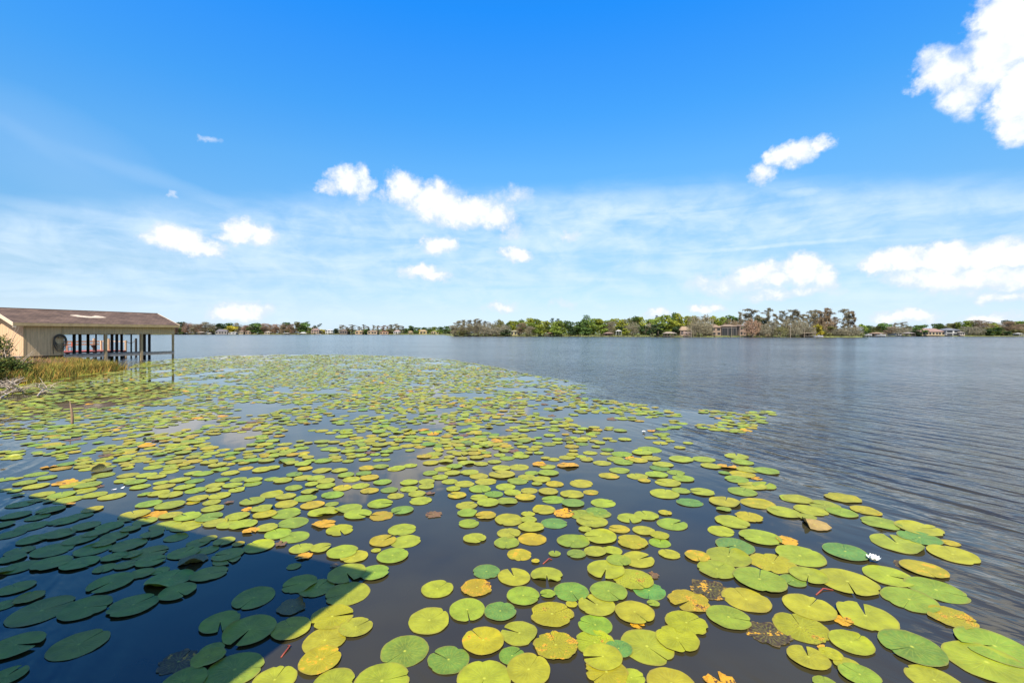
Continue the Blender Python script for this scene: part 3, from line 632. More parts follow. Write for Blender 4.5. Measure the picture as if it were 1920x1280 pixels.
# walls
tw = tpos(120)
zb = H-(668-HY)*P0.y/F
m = MB(); m.box(-.10, 0, .10, tw, zb, EZ+.02); m.build('side_wall', M_sideA, root)
m = MB(); m.prism([(-.002, zb), (-.002, EZ+.04), (-WD/2, EZ+rise-.01), (-WD+.002, EZ+.04), (-WD+.002, zb)], 'y', 0, .098); m.build('gable_wall', M_gable, root)
m = MB(); m.box(-WD, -WD+.1, .10, tw, zb, EZ+.02); m.build('side_wall', M_sideA, root)
m = MB(); m.box(-WD+.102, -.102, tw-.10, tw, zb, EZ+.02); m.build('inner_wall', M_sideA, root)
m = MB(); m.box(.002, .010, -.01, .16, zb-.02, EZ-.02); m.build('corner_trim', M_tanp, root)
m = MB(); m.box(.002, .03, tw-.16, tw-.02, zb, EZ-.02); m.build('corner_trim', M_tanp, root)
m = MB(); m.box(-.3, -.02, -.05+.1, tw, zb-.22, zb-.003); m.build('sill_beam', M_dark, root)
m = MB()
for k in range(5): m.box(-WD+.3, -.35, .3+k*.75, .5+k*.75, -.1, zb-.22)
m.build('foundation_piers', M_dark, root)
hb = H-(625.6-HY)*44/F-.02
m = MB(); m.box(-.06, -.004, tw+.002, L_+.1, hb, EZ+.02); m.build('header', M_sideA, root)
m = MB(); m.box(-WD+.004, -WD+.06, tw+.002, L_+.1, hb, EZ+.02); m.build('header', M_sideA, root)
m = MB(); m.prism([(-.07, hb+.1), (-.07, EZ+.04), (-WD/2, EZ+rise-.01), (-WD+.07, EZ+.04), (-WD+.07, hb+.1)], 'y', L_+.01, L_+.09); m.build('gable_header', M_sideA, root)
bz = .76
m = MB(); m.box(-.02, .06, tw+.05, L_+.02, bz-.30, bz-.01); m.build('walkway_beam', M_beam, root)
m = MB(); m.box(-1.2, -.022, tw, tpos(279), bz-.06, bz+.0); m.build('walkway', M_dock, root)
for px in (198, 265, 325):
    t = tpos(px); m = MB(); m.box(-.14 if px < 300 else -.10, -.002 if px > 300 else .10, t-.09, t+.09, -1.5, hb-.002); m.build('post', M_tanp, root)
def other(px, s):   # local y where a plane at local x=-s is seen at column px
    u = (px-CX)/F; Q = P0-NRM*s; return (u*Q.y-Q.x)/(DIRV.x-u*DIRV.y)
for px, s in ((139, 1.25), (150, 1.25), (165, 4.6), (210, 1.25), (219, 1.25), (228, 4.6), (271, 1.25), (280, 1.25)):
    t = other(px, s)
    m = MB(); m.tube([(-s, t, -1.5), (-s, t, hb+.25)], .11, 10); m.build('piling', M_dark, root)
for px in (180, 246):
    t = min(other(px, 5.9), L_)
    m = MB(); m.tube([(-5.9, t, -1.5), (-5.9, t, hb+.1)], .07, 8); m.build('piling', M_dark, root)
m = MB(); m.box(-5.8, -4.7, tw+.003, tpos(279), bz-.06, bz+.02); m.build('rear_walkway', M_red, root)
# coiled hose on the wall
t0 = (tpos(102)+tpos(118))/2+.05; hz_ = H-(640-HY)*36.9/F
hr = empty('garden_hose', P0+DIRV*t0+NRM*.0, BZ); tag(hr, 'dark coiled garden hose hanging on the shaded tan wall', 'hose')
m = MB(); q = random.Random(2)
for k in range(5):
    a0 = .33+.03*k; pts_ = [(.06+.03*(k % 3), math.cos(t)*a0*.95, hz_+.1+math.sin(t)*(a0+.02)-(.28*max(0, -math.sin(t))*(k*.42))) for t in [i*math.pi/10 for i in range(21)]]
    m.tube(pts_, .024, 6)
m.tube([(.06, -.42, hz_+.1), (.06, -.44, hz_-.4), (.06, -.40, hz_-1.0)], .02, 6)
m.build('coil', plain('hose_rubber', (.10, .09, .07), .6, .2, 10), hr, True)
m = MB(); m.box(.002, .16, -.12, .12, hz_+.28, hz_+.36); m.build('bracket', M_wood, hr)

# second dock beyond, red floor with sunlit cream railings
dk = empty('red_dock', (P0.x, P0.y, 0), BZ); tag(dk, 'red floored dock with sunlit cream railing seen through the boathouse', 'dock')
m = MB(); m.box(-11.5, -7.0, other(122, 7.0), other(236, 7.0), .60, .74); m.build('deck', M_red, dk)
for zz in (1.25, 1.55):
    m = MB(); m.box(-11.4, -11.34, other(110, 11.4), other(186, 11.4), zz, zz+.16); m.build('rail', M_cream, dk)
m = MB(); m.box(-11.34, -7.1, other(186, 11.4)+.03, other(186, 11.4)+.10, 1.60, 1.68); m.build('rail', M_cream, dk)
for px, s in ((125, 11.4), (150, 11.4), (176, 11.4), (190, 9.2), (204, 8.0), (236, 7.1)):
    m = MB(); t = other(px, s); m.box(-s-.06, -s+.06, t-.07, t+.07, -1.5, 1.95 if px in (176, 204) else 1.75); m.build('rail_post', M_cream, dk)
for px, s in ((128, 8), (205, 8), (232, 7.6)):
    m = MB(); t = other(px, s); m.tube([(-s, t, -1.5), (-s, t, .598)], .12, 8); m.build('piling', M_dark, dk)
# mooring post with sagging rope
t = other(255, 6.9); mp_ = P0+DIRV*t-NRM*6.9
mo = empty('mooring_post', (mp_.x, mp_.y, 0)); tag(mo, 'dark mooring post with sagging rope near the open end of the boathouse', 'post')
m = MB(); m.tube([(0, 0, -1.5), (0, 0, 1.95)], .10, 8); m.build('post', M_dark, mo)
t2 = other(236, 7.1); e = (P0+DIRV*t2-NRM*7.1)-mp_
m = MB(); m.tube([(e.x*k/8, e.y*k/8, 1.8-.45*4*(k/8)*(1-k/8)*.6-.1*k/8) for k in range(9)], .03, 5); m.build('rope', M_wood, mo)
# folding chair and small table on the red dock
for (px, nm, lb) in ((131, 'deck_chair', 'dark red chair at the left of the red dock'), (176, 'deck_planter', 'small dark planter on a stand on the red dock')):
    t = other(px, 8.6); c = P0+DIRV*t-NRM*8.6; r0 = empty(nm, (c.x, c.y, .745), BZ); tag(r0, lb, 'chair' if 'chair' in nm else 'planter')
    if 'chair' in nm:
        m = MB(); m.box(-.25, .25, -.25, .25, .40, .45); m.build('seat', M_red, r0)
        m = MB(); m.box(-.25, .25, .22, .26, .47, .85); m.build('backrest', M_red, r0)
        for a, b in ((-.22, -.22), (.22, -.22), (-.22, .22), (.22, .22)): m = MB(); m.tube([(a, b, 0), (a, b, .398)], .02, 5); m.build('leg', M_dark, r0)
    else:
        m = MB(); m.tube([(0, 0, 0), (0, 0, .3)], .10, 8); m.build('stand', M_dark, r0)
        m = MB(); m.tube([(0, 0, .302), (0, 0, .55)], [.14, .26], 10); m.build('pot', M_dark, r0)

# ------------------------------------------------------------------ bank vegetation
def blades(mb, cx, cy, z, h, q, col, lean=.35, w=.018, n=3):
    a = q.uniform(0, 6.28); dx_, dy_ = math.cos(a)*lean*h*q.random(), math.sin(a)*lean*h*q.random(); b = q.uniform(0, 3.14); wx, wy = math.cos(b)*w, math.sin(b)*w
    mb.add([(cx-wx, cy-wy, z), (cx+wx, cy+wy, z), (cx+dx_*.4+wx*.7, cy+dy_*.4+wy*.7, z+h*.55), (cx+dx_*.4-wx*.7, cy+dy_*.4-wy*.7, z+h*.55), (cx+dx_, cy+dy_, z+h)], [(0, 1, 2, 3), (3, 2, 4)], col)
q = random.Random(8); m = MB()
def bankpos(i_f, off_):
    i = int(i_f); f_ = i_f-i; a, b = BANK[i], BANK[min(i+1, len(BANK)-1)]
    return a[0]*(1-f_)+b[0]*f_-off_*.94, a[1]*(1-f_)+b[1]*f_-off_*.2
for k in range(26000):
    t = q.uniform(3.2, 9.6); off_ = q.triangular(-.5, 6.5, .6)
    x, y = bankpos(t, off_)
    if t > 7.4 and off_ > 3.0: continue
    z = -.1 if off_ < .3 else .05+min(off_, 6)*.11
    green = q.random() < (.42 if mnoise.noise(Vector((x*.6, y*.6, 1))) > 0 else .18)
    if green: col = (.10*q.uniform(.7, 1.2), .13*q.uniform(.7, 1.3), .02)
    elif off_ > 2.2 and t < 6.6: col = (.56*q.uniform(.7, 1.1), .30*q.uniform(.8, 1.1), .15)
    else: col = (.46*q.uniform(.6, 1.15), .31*q.uniform(.7, 1.1), .06)
    vv = .95+.75*mnoise.noise(Vector((x*1.6, y*1.6, 4))); col = tuple(c_*max(.35, vv) for c_ in col)
    hh = q.uniform(.22, .66)*(1+.5*mnoise.noise(Vector((x*1.1, y*1.1, 7))))*(.95 if t < 7 else .6)
    if off_ > 3.5: hh *= .65
    blades(m, x, y, z, hh, q, col, .9, .012)
tag(m.build('tall_grass', M_attr), 'dry golden and green reeds along the bank in front of the boathouse', 'grass', None, 'stuff')

def leafy(mb, q, c, rad, n, s, cols):
    for _ in range(n):
        while True:
            p = Vector((q.uniform(-1, 1), q.uniform(-1, 1), q.uniform(-1, 1)))
            if .25 < p.length < 1: break
        p = Vector((p.x*rad[0], p.y*rad[1], p.z*rad[2]))+Vector(c)
        a = Vector((q.gauss(0, 1), q.gauss(0, 1), q.gauss(0, .6))).normalized(); b = a.cross(Vector((q.gauss(0, 1), q.gauss(0, 1), q.gauss(0, 1)))).normalized()
        L = s*q.uniform(.6, 1.3); W_ = L*.42; cl = q.choice(cols); k = q.uniform(.65, 1.3)
        mb.add([p-a*L, p+b*W_-a*L*.1, p+a*L, p-b*W_-a*L*.1], [(0, 1, 2, 3)], tuple(v*k for v in cl))
M_twig = plain('dead_twig', (.36, .29, .22), .9, .3, 20)
SHR = [((-25.4, 22.0), (1.5, 1.4, 1.0), .85, 'large dense green shrub at left edge below the sunlit gable wall'), ((-24.2, 20.6), (1.2, 1.0, .7), .55, 'low green shrub at left edge above the heap of dead branches'), ((-26.2, 24.2), (1.3, 1.1, .7), .75, 'rounded green shrub between the left shrub and the dry grass'), ((-28.9, 26.0), (1.3, 1.1, 1.3), 1.35, 'tall loose shrub with thin shoots in front of the gable wall')]
for i, (c, rad, z0, lb) in enumerate(SHR):
    r0 = empty('shrub', (c[0], c[1], .3)); tag(r0, lb, 'shrub', 'shrubs on the bank'); q = random.Random(40+i); m = MB()
    lobes = [(q.uniform(-.6, .6)*rad[0], q.uniform(-.6, .6)*rad[1], z0-.3+q.uniform(-.35, .6)*rad[2]) for _ in range(11)]
    for lc in lobes: leafy(m, q, lc, (rad[0]*.42, rad[1]*.42, rad[2]*.40), 260 if i < 3 else 130, .075, [(.075, .11, .02), (.12, .15, .03), (.05, .08, .02), (.19, .17, .04)])
    m.build('foliage', M_attr, r0)
    m = MB()
    for k in range(26):
        a = q.uniform(0, 6.28); e = Vector((math.cos(a)*rad[0]*q.uniform(.3, 1.0), math.sin(a)*rad[1]*q.uniform(.3, 1.0), z0+rad[2]*q.uniform(.0, 1.0)))
        m.tube([(0, 0, -.3), e*.5+Vector((q.uniform(-.1, .1), 0, .1)), e], [.03, .018, .006], 4)
    m.build('stems', M_twig, r0)
# dead branches: each one a thing
q = random.Random(77)
BR = [((20, 706), (62, 686), .5, 'long pale bare branch rising from the heap towards the dry grass'), ((24, 709), (58, 694), .35, 'shorter pale branch below the longest one'), ((0, 748), (24, 733), .12, 'pale branch at the left edge nearest the water'), ((24, 732), (20, 718), .55, 'bent upright dead branch in the heap'), ((3, 738), (40, 728), .2, 'brown dead branch lying flat in the heap'), ((70, 744), (96, 726), .12, 'thin forked twig lying in the pads right of the heap'), ((80, 728), (104, 726), .06, 'thin straight twig on the pads'), ((73, 728), (84, 720), .15, 'short pale twig above the forked one'), ((0, 728), (30, 716), .5, 'dark dead branch behind the heap'), ((5, 722), (48, 735), .25, 'crossing brown branch in the middle of the heap'), ((0, 712), (36, 724), .45, 'upper brown branch of the heap at left edge')]
for i, (a, b, hz2, lb) in enumerate(BR):
    p0 = at(*a)+Vector((0, 0, .04)); p1 = at(b[0], b[1], hz2 if hz2 > .3 else .06); m = MB()
    r_ = .035 if i < 6 else .022
    mid = (p0+p1)/2+Vector((q.uniform(-.12, .12), 0, q.uniform(.0, .12)))
    m.tube([p0, mid, p1], [r_, r_*.8, r_*.3], 6)
    for k in range(9 if i not in (6, 7) else 3):
        f_ = q.uniform(.15, .95); s_ = p0.lerp(p1, f_)+(mid-(p0+p1)/2)*(1-abs(2*f_-1)); e = s_+Vector((q.uniform(-.6, .6), q.uniform(-.5, .5), q.uniform(-.02, .38))); e.z = max(e.z, .02)
        m.tube([s_, s_.lerp(e, .5)+Vector((0, 0, .05)), e], [r_*.5, r_*.35, r_*.15], 4)
        e2 = s_.lerp(e, .6)+Vector((q.uniform(-.3, .3), q.uniform(-.2, .2), q.uniform(-.02, .15))); m.tube([s_.lerp(e, .6), e2], [r_*.3, r_*.12], 4)
    tag(m.build('dead_branch', M_twig), lb, 'branch', 'dead branches heaped at the waterline')

# ------------------------------------------------------------------ far trees: shared meshes, one object per tree
def crown_broad(seed, n=1300, lobes=14, s=.038, thin=False, top=1.0, bot=.18):
    q = random.Random(seed); m = MB()
    L = []
    for k in range(lobes):
        z = bot+(top-bot)*(k+.5)/lobes+q.uniform(-.05, .05); w = math.sin(math.pi*min(1, max(.06, (z-bot+.06)/(top-bot+.16))))**.6
        a = q.uniform(0, 6.28); rr2 = .34*w*math.sqrt(q.random()); rl = q.uniform(.12, .20)
        L.append((Vector((math.cos(a)*rr2, math.sin(a)*rr2, min(z, top-.09))), rl, q.uniform(.72, 1.25)))
    for _ in range(n):
        c, rl, br = q.choice(L); d = Vector((q.gauss(0, 1), q.gauss(0, 1), q.gauss(0, 1))).normalized()*rl*q.uniform(.55, 1.08)
        p = c+Vector((d.x*1.15, d.y*1.15, d.z*.75)); k = br*q.uniform(.72, 1.25); g_ = q.uniform(.9, 1.1)
        a = Vector((q.gauss(0, 1), q.gauss(0, 1), q.gauss(0, .7))).normalized(); b = a.cross(Vector((q.gauss(0, 1), q.gauss(0, 1), q.gauss(0, 1)))).normalized()
        if thin: a *= s*1.9*q.uniform(.6, 1.3); b *= s*.14
        else: a *= s*q.uniform(.6, 1.35); b *= s*q.uniform(.5, 1.1)
        m.add([p-a-b*.3, p+b-a*.2, p+a, p-b+a*.1], [(0, 1, 2, 3)], (k*g_, k, k/g_))
    return m
def trunk_mb(seed, top=.8, r=.022, limbs=9, bare=False):
    q = random.Random(seed); m = MB(); x = q.uniform(-.03, .03)
    m.tube([(0, 0, -.03), (x*.5, 0, top*.4), (x, x, top)], [r, r*.75, r*.2], 6)
    for k in range(limbs):
        z = top*q.uniform(.3, .85); a = q.uniform(0, 6.28); l = q.uniform(.18, .36)
        e = Vector((math.cos(a)*l, math.sin(a)*l, z+l*q.uniform(.3, .8))); m.tube([(x*z, 0, z), ((e.x)*.5, e.y*.5, z+(e.z-z)*.4), e], [r*.4, r*.28, r*.1], 4)
    return m
def crown_cypress(seed, n=2700):
    """flat-topped, layered, drooping moss"""
    q = random.Random(seed); m = MB(); layers = []
    for k in range(q.randint(18, 23)):
        z = .26+.72*(k/20)+q.uniform(-.02, .02); z = min(z, .985); a = q.uniform(0, 6.28); l = q.uniform(.10, .42)*(1 if z < .93 else .9)
        layers.append((z, a, l, q.uniform(.7, 1.2)))
    for (z, a, l, br) in layers:
        for _ in range(n//len(layers)):
            f_ = q.random()**.7; x = math.cos(a)*l*f_+q.gauss(0, .042); y = math.sin(a)*l*f_+q.gauss(0, .042); zz = z+.03*f_+q.gauss(0, .012)
            k = br*q.uniform(.7, 1.25)
            if q.random() < .5:
                dl = q.uniform(.025, .085); w = q.uniform(.006, .014); b = q.uniform(0, 3.14)
                m.add([(x-math.cos(b)*w, y-math.sin(b)*w, zz), (x+math.cos(b)*w, y+math.sin(b)*w, zz), (x+math.cos(b)*w*.3, y, zz-dl)], [(0, 1, 2)], (k*.92, k*.93, k*.9))
            else:
                s = q.uniform(.014, .030); p = Vector((x, y, zz)); u = Vector((q.gauss(0, 1), q.gauss(0, 1), q.gauss(0, .5))).normalized()*s; w_ = u.cross(Vector((0, 0, 1))).normalized()*s*.5
                m.add([p-u, p+w_, p+u, p-w_], [(0, 1, 2, 3)], (k, k*.95, k*.9))
    t = MB(); x = q.uniform(-.02, .02); t.tube([(0, 0, -.03), (0, 0, .06), (x, 0, .5), (x*1.5, x, .97)], [.034, .018, .012, .003], 6)
    for (z, a, l, br) in layers: t.tube([(x*z, 0, z-.03), (math.cos(a)*l*.5, math.sin(a)*l*.5, z), (math.cos(a)*l, math.sin(a)*l, z+.02)], [.006, .004, .0015], 4)
    return m, t
def crown_pine(seed):
    q = random.Random(seed); m = MB()
    for k in range(6):
        z = .72+.25*k/5; a = q.uniform(0, 6.28); l = q.uniform(.05, .16); leafy(m, q, (math.cos(a)*l, math.sin(a)*l, z), (.14, .14, .05), 60, .03, [(1, 1, 1), (.75, .8, .75)])
    return m
def moss_low(seed):
    q = random.Random(seed); m = crown_broad(seed, 500, 10, .030, False, .95, .05)
    for _ in range(500):
        a = q.uniform(0, 6.28); l = .42*math.sqrt(q.random()); z = q.uniform(.25, .95)*(1-.4*l); dl = q.uniform(.08, .20); w = .010; b = q.uniform(0, 3.1); k = q.uniform(.8, 1.35)
        x, y = math.cos(a)*l, math.sin(a)*l
        m.add([(x-math.cos(b)*w, y-math.sin(b)*w, z), (x+math.cos(b)*w, y+math.sin(b)*w, z), (x, y, z-dl)], [(0, 1, 2)], (k, k, k))
    return m
LIB = {}
def lib(kind, var):
    key = (kind, var)
    if key in LIB: return LIB[key]
    sd = hash_(kind)*10+var
    if kind == 'broad': c = crown_broad(sd); t = trunk_mb(sd)
    elif kind == 'shrub': c = crown_broad(sd, 420, 9, .06, False, .95, .05); t = trunk_mb(sd, .4, .03, 4)
    elif kind == 'bare': c = crown_broad(sd, 2300, 16, .038, True); t = trunk_mb(sd, .88, .02, 16)
    elif kind == 'moss': c = moss_low(sd); t = trunk_mb(sd, .8, .025, 8)
    elif kind == 'cypress': c, t = crown_cypress(sd)
    elif kind == 'pine': c = crown_pine(sd); t = trunk_mb(sd, .92, .014, 3)
    LIB[key] = (c.mesh(kind+'_crown', M_leaf), t.mesh(kind+'_trunk', M_bark)); return LIB[key]
def hash_(s): return sum(ord(ch)*(i+1) for i, ch in enumerate(s)) % 97
COLR = {'yg': (.190, .205, .028), 'lg': (.125, .160, .028), 'gr': (.062, .100, .024), 'dk': (.030, .048, .018), 'ol': (.120, .115, .045), 'br': (.200, .130, .088), 'gb': (.158, .138, .088), 'mo': (.150, .135, .092), 'rb': (.165, .122, .078), 'ye': (.26, .22, .025)}
WORD = {'yg': 'bright yellow-green', 'lg': 'fresh green', 'gr': 'mid green', 'dk': 'dark green', 'ol': 'olive', 'br': 'bare brown', 'gb': 'grey-brown', 'mo': 'moss-grey', 'rb': 'reddish brown', 'ye': 'golden green'}
KW = {'broad': 'leafy tree', 'shrub': 'waterside bush', 'bare': 'bare-twigged tree', 'moss': 'moss-hung oak', 'cypress': 'flat-topped cypress', 'pine': 'slender pine'}
TREES = []   # kind, colour, px centre, px width, y top, depth, region
def T_(region, D, s):
    for tok in s.split(';'):
        tok = tok.strip()
        if not tok: continue
        k, c, x, w, top, *dd = tok.split(',')
        TREES.append(dict(kind={'b': 'broad', 's': 'shrub', 't': 'bare', 'm': 'moss', 'c': 'cypress', 'p': 'pine'}[k], c=c, px=float(x), w=float(w), top=float(top), D=D+(float(dd[0]) if dd else 0), region=region))
T_('on the distant left shore', 905, "b,dk,338,22,604,20;t,br,352,18,606;t,gb,366,18,608;t,br,376,16,608;t,gb,386,18,604;t,gb,397,14,607;s,ol,398,14,613,-2;b,dk,411,20,607,15;b,gr,426,22,606,15;b,ye,434,22,611;t,gb,447,14,606,10;t,br,460,16,610;t,gb,468,12,611;b,gr,480,28,606;t,br,496,16,607;t,rb,506,12,609;t,br,517,16,608;t,rb,530,16,608;b,gr,539,20,605,18;t,br,546,14,608;b,ol,561,20,604;b,gr,571,20,605;p,gr,577,10,603,8;s,lg,580,10,614;p,dk,590,9,610;p,dk,598,10,607;s,ye,603,12,617;s,ol,612,12,618;t,br,330,18,607;s,gr,340,14,614;s,dk,460,10,617;s,gr,487,16,616,-4")
T_('on the middle far shore', 860, "b,dk,630,12,616;c,gb,642,14,610;c,gb,652,16,612;c,gb,661,14,609;c,gb,673,12,612;c,mo,682,10,609;c,mo,690,10,611;s,gr,689,16,616;c,gb,700,10,610;c,gb,709,10,611;c,br,718,14,609;c,rb,726,12,611;c,gb,734,12,609;c,gb,742,14,608;c,gb,748,10,609;c,gb,756,12,611;b,gr,771,14,611;s,gr,762,14,615;b,gr,783,18,614,20;b,gr,797,18,614,20;b,lg,811,18,613,20;b,gr,826,18,613,20;b,gr,840,18,612,20;s,ye,790,16,618;s,ol,655,16,616;s,ol,733,18,616;s,lg,822,18,618")
T_('on the wooded shore left of centre', 388, "c,gb,848,16,610;c,gb,858,18,602;c,gb,868,18,601;c,gb,879,18,598.5;c,gb,890,18,598;c,gb,900,18,601;c,gb,909,16,603;t,gb,852,16,611,-8;t,gb,866,18,609,-8;t,gb,880,20,608,-8;t,gb,895,20,607,-8;m,mo,908,20,606,-8;m,mo,921,22,603;m,ol,934,24,601;b,ol,938,14,599.5;m,mo,947,18,607,-6;b,gr,952,18,606;b,yg,962,24,602;b,lg,975,22,600;t,rb,977,18,606,-10;b,yg,990,26,598;b,lg,1004,24,598;t,gb,993,22,612,-12;b,yg,1013,22,602;b,lg,1000,24,606,-5;s,dk,945,24,618,-12;s,ol,870,26,619,-10;m,mo,930,26,612,-10")
T_('on the wooded centre shore', 365, "b,yg,1022,26,603;p,dk,1035,11,597,4;p,dk,1045,11,598,4;b,lg,1038,26,604;b,lg,1053,24,602;b,gr,1066,22,602;s,dk,1070,20,610,-6;b,gr,1083,22,604;b,gr,1092,18,599;p,gr,1099,22,591.5,3;b,gr,1100,26,600;b,lg,1112,28,598.5;b,yg,1126,26,599;b,lg,1138,24,601;t,gb,1146,24,603,-8;b,yg,1152,26,598;b,yg,1166,26,600;m,ol,1181,28,595;b,gr,1190,26,594.5;b,yg,1201,26,595;b,lg,1215,26,600;s,dk,1162,24,612,-8;m,mo,1186,24,604,-10;s,dk,1210,26,610,-10;m,mo,1222,24,604,-8;p,dk,1231,9,592;b,lg,1130,24,608,-8;b,lg,1044,30,612,-8;s,gr,1096,26,613,-8;s,yg,1175,20,616,-10")
T_('on the shore left of the big houses', 335, "b,lg,1232,26,595;b,lg,1246,28,592;b,gr,1262,20,588.5;b,yg,1271,26,589;b,yg,1258,24,598,-6;b,yg,1286,26,594;b,yg,1298,22,594;s,dk,1234,30,608,-12;s,dk,1268,20,611,-10;m,gb,1305,28,590,-8;m,gb,1322,28,589,-8;m,gb,1303,26,604,-20;m,gb,1319,26,602,-20;m,mo,1328,16,604,-18;b,yg,1341,24,594,10;b,lg,1353,22,595,10;b,gr,1373,28,592,10;m,rb,1366,20,597,6;m,rb,1385,24,597;c,gb,1387,14,586;b,lg,1360,22,600,8;s,lg,1248,26,606,-8")
T_('on the peninsula', 300, "c,gb,1409,30,580;c,gb,1400,18,590;m,br,1412,26,598,-4;c,gb,1424,16,588;b,gr,1424,24,594,8;b,dk,1432,16,597,6;c,gb,1441,22,580;c,gb,1456,16,586;m,mo,1447,22,600,-8;m,mo,1436,18,606,-8;c,gb,1468,18,585;c,gb,1477,16,590;c,gb,1486,24,581.5;c,gb,1496,20,584;m,gb,1480,24,598,-6;m,mo,1500,24,598,-6;c,gb,1506,20,590;c,gb,1514,14,591;c,gb,1521,18,584;c,gb,1530,20,578;c,rb,1540,20,583;c,rb,1548,22,579;c,rb,1557,20,586;c,rb,1567,16,592;m,rb,1536,24,590;m,rb,1552,24,592;s,ye,1535,20,608,-10;s,ol,1552,22,611,-10;m,mo,1516,22,608,-10;m,mo,1575,22,614,-14;c,gb,1583,22,581.5,-10;c,gb,1591,12,590,-10;c,rb,1601,22,583.5,-12;m,mo,1589,26,612,-16;m,mo,1604,22,610,-16;s,lg,1617,14,607,-8;s,dk,1624,14,610;m,ol,1463,24,610,-10;m,mo,1490,22,612,-10;s,ol,1566,20,612,-10")
T_('on the right-hand shore', 372, "b,gr,1632,20,611,20;b,ol,1644,18,611,12;b,gr,1657,26,606,10;c,gb,1678,12,604;c,mo,1691,18,604;t,rb,1672,22,613;m,mo,1686,26,612,-4;m,mo,1700,20,614;b,ol,1708,22,612,15;b,gr,1722,22,610,12;b,gr,1730,18,609,14;s,gr,1723,22,614,-4;s,dk,1716,20,619,-8;b,gr,1757,24,607,25;b,ol,1772,22,610,30;b,ol,1786,24,607,30;b,ol,1797,22,606,26;b,lg,1809,26,602,20;b,ol,1824,24,604,20;m,mo,1816,26,611,-4;t,rb,1840,30,601;m,mo,1832,22,612,-8;b,yg,1856,24,606,10;s,gr,1866,24,613,-8;b,lg,1868,24,606,12;t,rb,1889,34,603,-4;b,dk,1893,26,601,18;b,lg,1906,24,603,14;t,rb,1911,24,608,-4;b,gr,1922,24,604,10;s,dk,1850,24,617,-10;s,dk,1880,26,617,-10;s,ol,1902,24,617,-10;m,gb,1935,26,604;b,gr,1960,34,602;b,lg,1990,36,600;t,gb,2020,36,602;b,gr,2060,44,600")
T_('beyond the left edge', 920, "b,gr,300,26,606;t,br,270,26,607;b,gr,240,28,606;b,ol,200,30,606;t,gb,160,30,607;b,gr,110,34,605;b,gr,60,34,606;t,br,20,34,606")
qt = random.Random(21); reg_ = {}
for d in TREES: reg_.setdefault((d['kind'], d['c'], d['region']), []).append(d)
for (k, c, rg), L in reg_.items():
    L.sort(key=lambda d: (d['px'], d['D']))
    for i, d in enumerate(L):
        rk = rank(i, len(L)); wd = WORD[c] if not (k == 'bare' and c == 'br') else 'brown'
        d['label'] = (rk+' ' if rk else '')+wd+' '+KW[k]+' '+rg
for i, d in enumerate(TREES):
    cr, tr = lib(d['kind'], i % 4); p = atD(d['px'], d['D']); z0 = .7
    h = (H-z0)+(HY-d['top'])*d['D']/F; w = d['w']*1.28*d['D']/F
    if d['kind'] in ('bare', 'cypress', 'moss'): w *= 1.12
    if d['kind'] == 'pine': w *= 1.7
    r0 = empty({'broad': 'tree', 'shrub': 'bush', 'bare': 'bare_tree', 'moss': 'oak_tree', 'cypress': 'cypress_tree', 'pine': 'pine_tree'}[d['kind']], (p.x, p.y, z0), qt.uniform(0, 6.28))
    r0.scale = (w, w, h*1.02); tag(r0, d['label'], 'bush' if d['kind'] == 'shrub' else 'tree', 'trees and bushes along the far shore')
    k = 1.7*qt.uniform(.85, 1.18); col = tuple(v*k for v in COLR[d['c']])
    for nm, msh in (('crown', cr), ('trunk', tr)):
        o = bpy.data.objects.new(nm, msh); COL.objects.link(o); o.parent = r0
        if nm == 'crown': o.color = (*col, 1)
# the wood behind the first trees reads as one low mass
m = MB(); q = random.Random(3)
SEG = [(-200, 596, 925, 609, (.115, .095, .060)), (596, 650, 1200, 616.5, (.12, .115, .085)), (640, 850, 900, 616, (.075, .090, .04)), (848, 1010, 402, 609, (.10, .105, .045)), (1010, 1240, 380, 604, (.105, .130, .03)), (1240, 1400, 350, 601, (.100, .115, .035)), (1400, 1560, 318, 611, (.10, .095, .055)), (1560, 1612, 290, 617, (.10, .095, .06)), (1620, 1760, 420, 613, (.075, .085, .035)), (1750, 2300, 400, 609, (.085, .088, .035))]
for (a, b, D, top, c) in SEG:
    hmax = (H-.7)+(HY-top)*D/F; wpx = b-a; n_ = int(wpx*24)
    for _ in range(n_):
        px = q.uniform(a, b); dd = D+q.uniform(0, .05*D); hh = hmax*(.78+.30*mnoise.noise(Vector((px*.09, D*.1, 0)))); z = .7+hh*q.random()**.8
        s = D/F*q.uniform(.9, 2.0); p = atD(px, dd, z); u = Vector((q.gauss(0, 1), q.gauss(0, 1), q.gauss(0, .8))).normalized()*s; w_ = u.cross(Vector((q.gauss(0, 1), q.gauss(0, 1), 1))).normalized()*s*.7
        k = q.uniform(.6, 1.3); m.add([p-u, p+w_, p+u, p-w_], [(0, 1, 2, 3)], tuple(v*k*1.8 for v in c))
tag(m.build('distant_wood', M_attr), 'low dense woodland behind the shoreline trees', 'woodland', None, 'stuff')
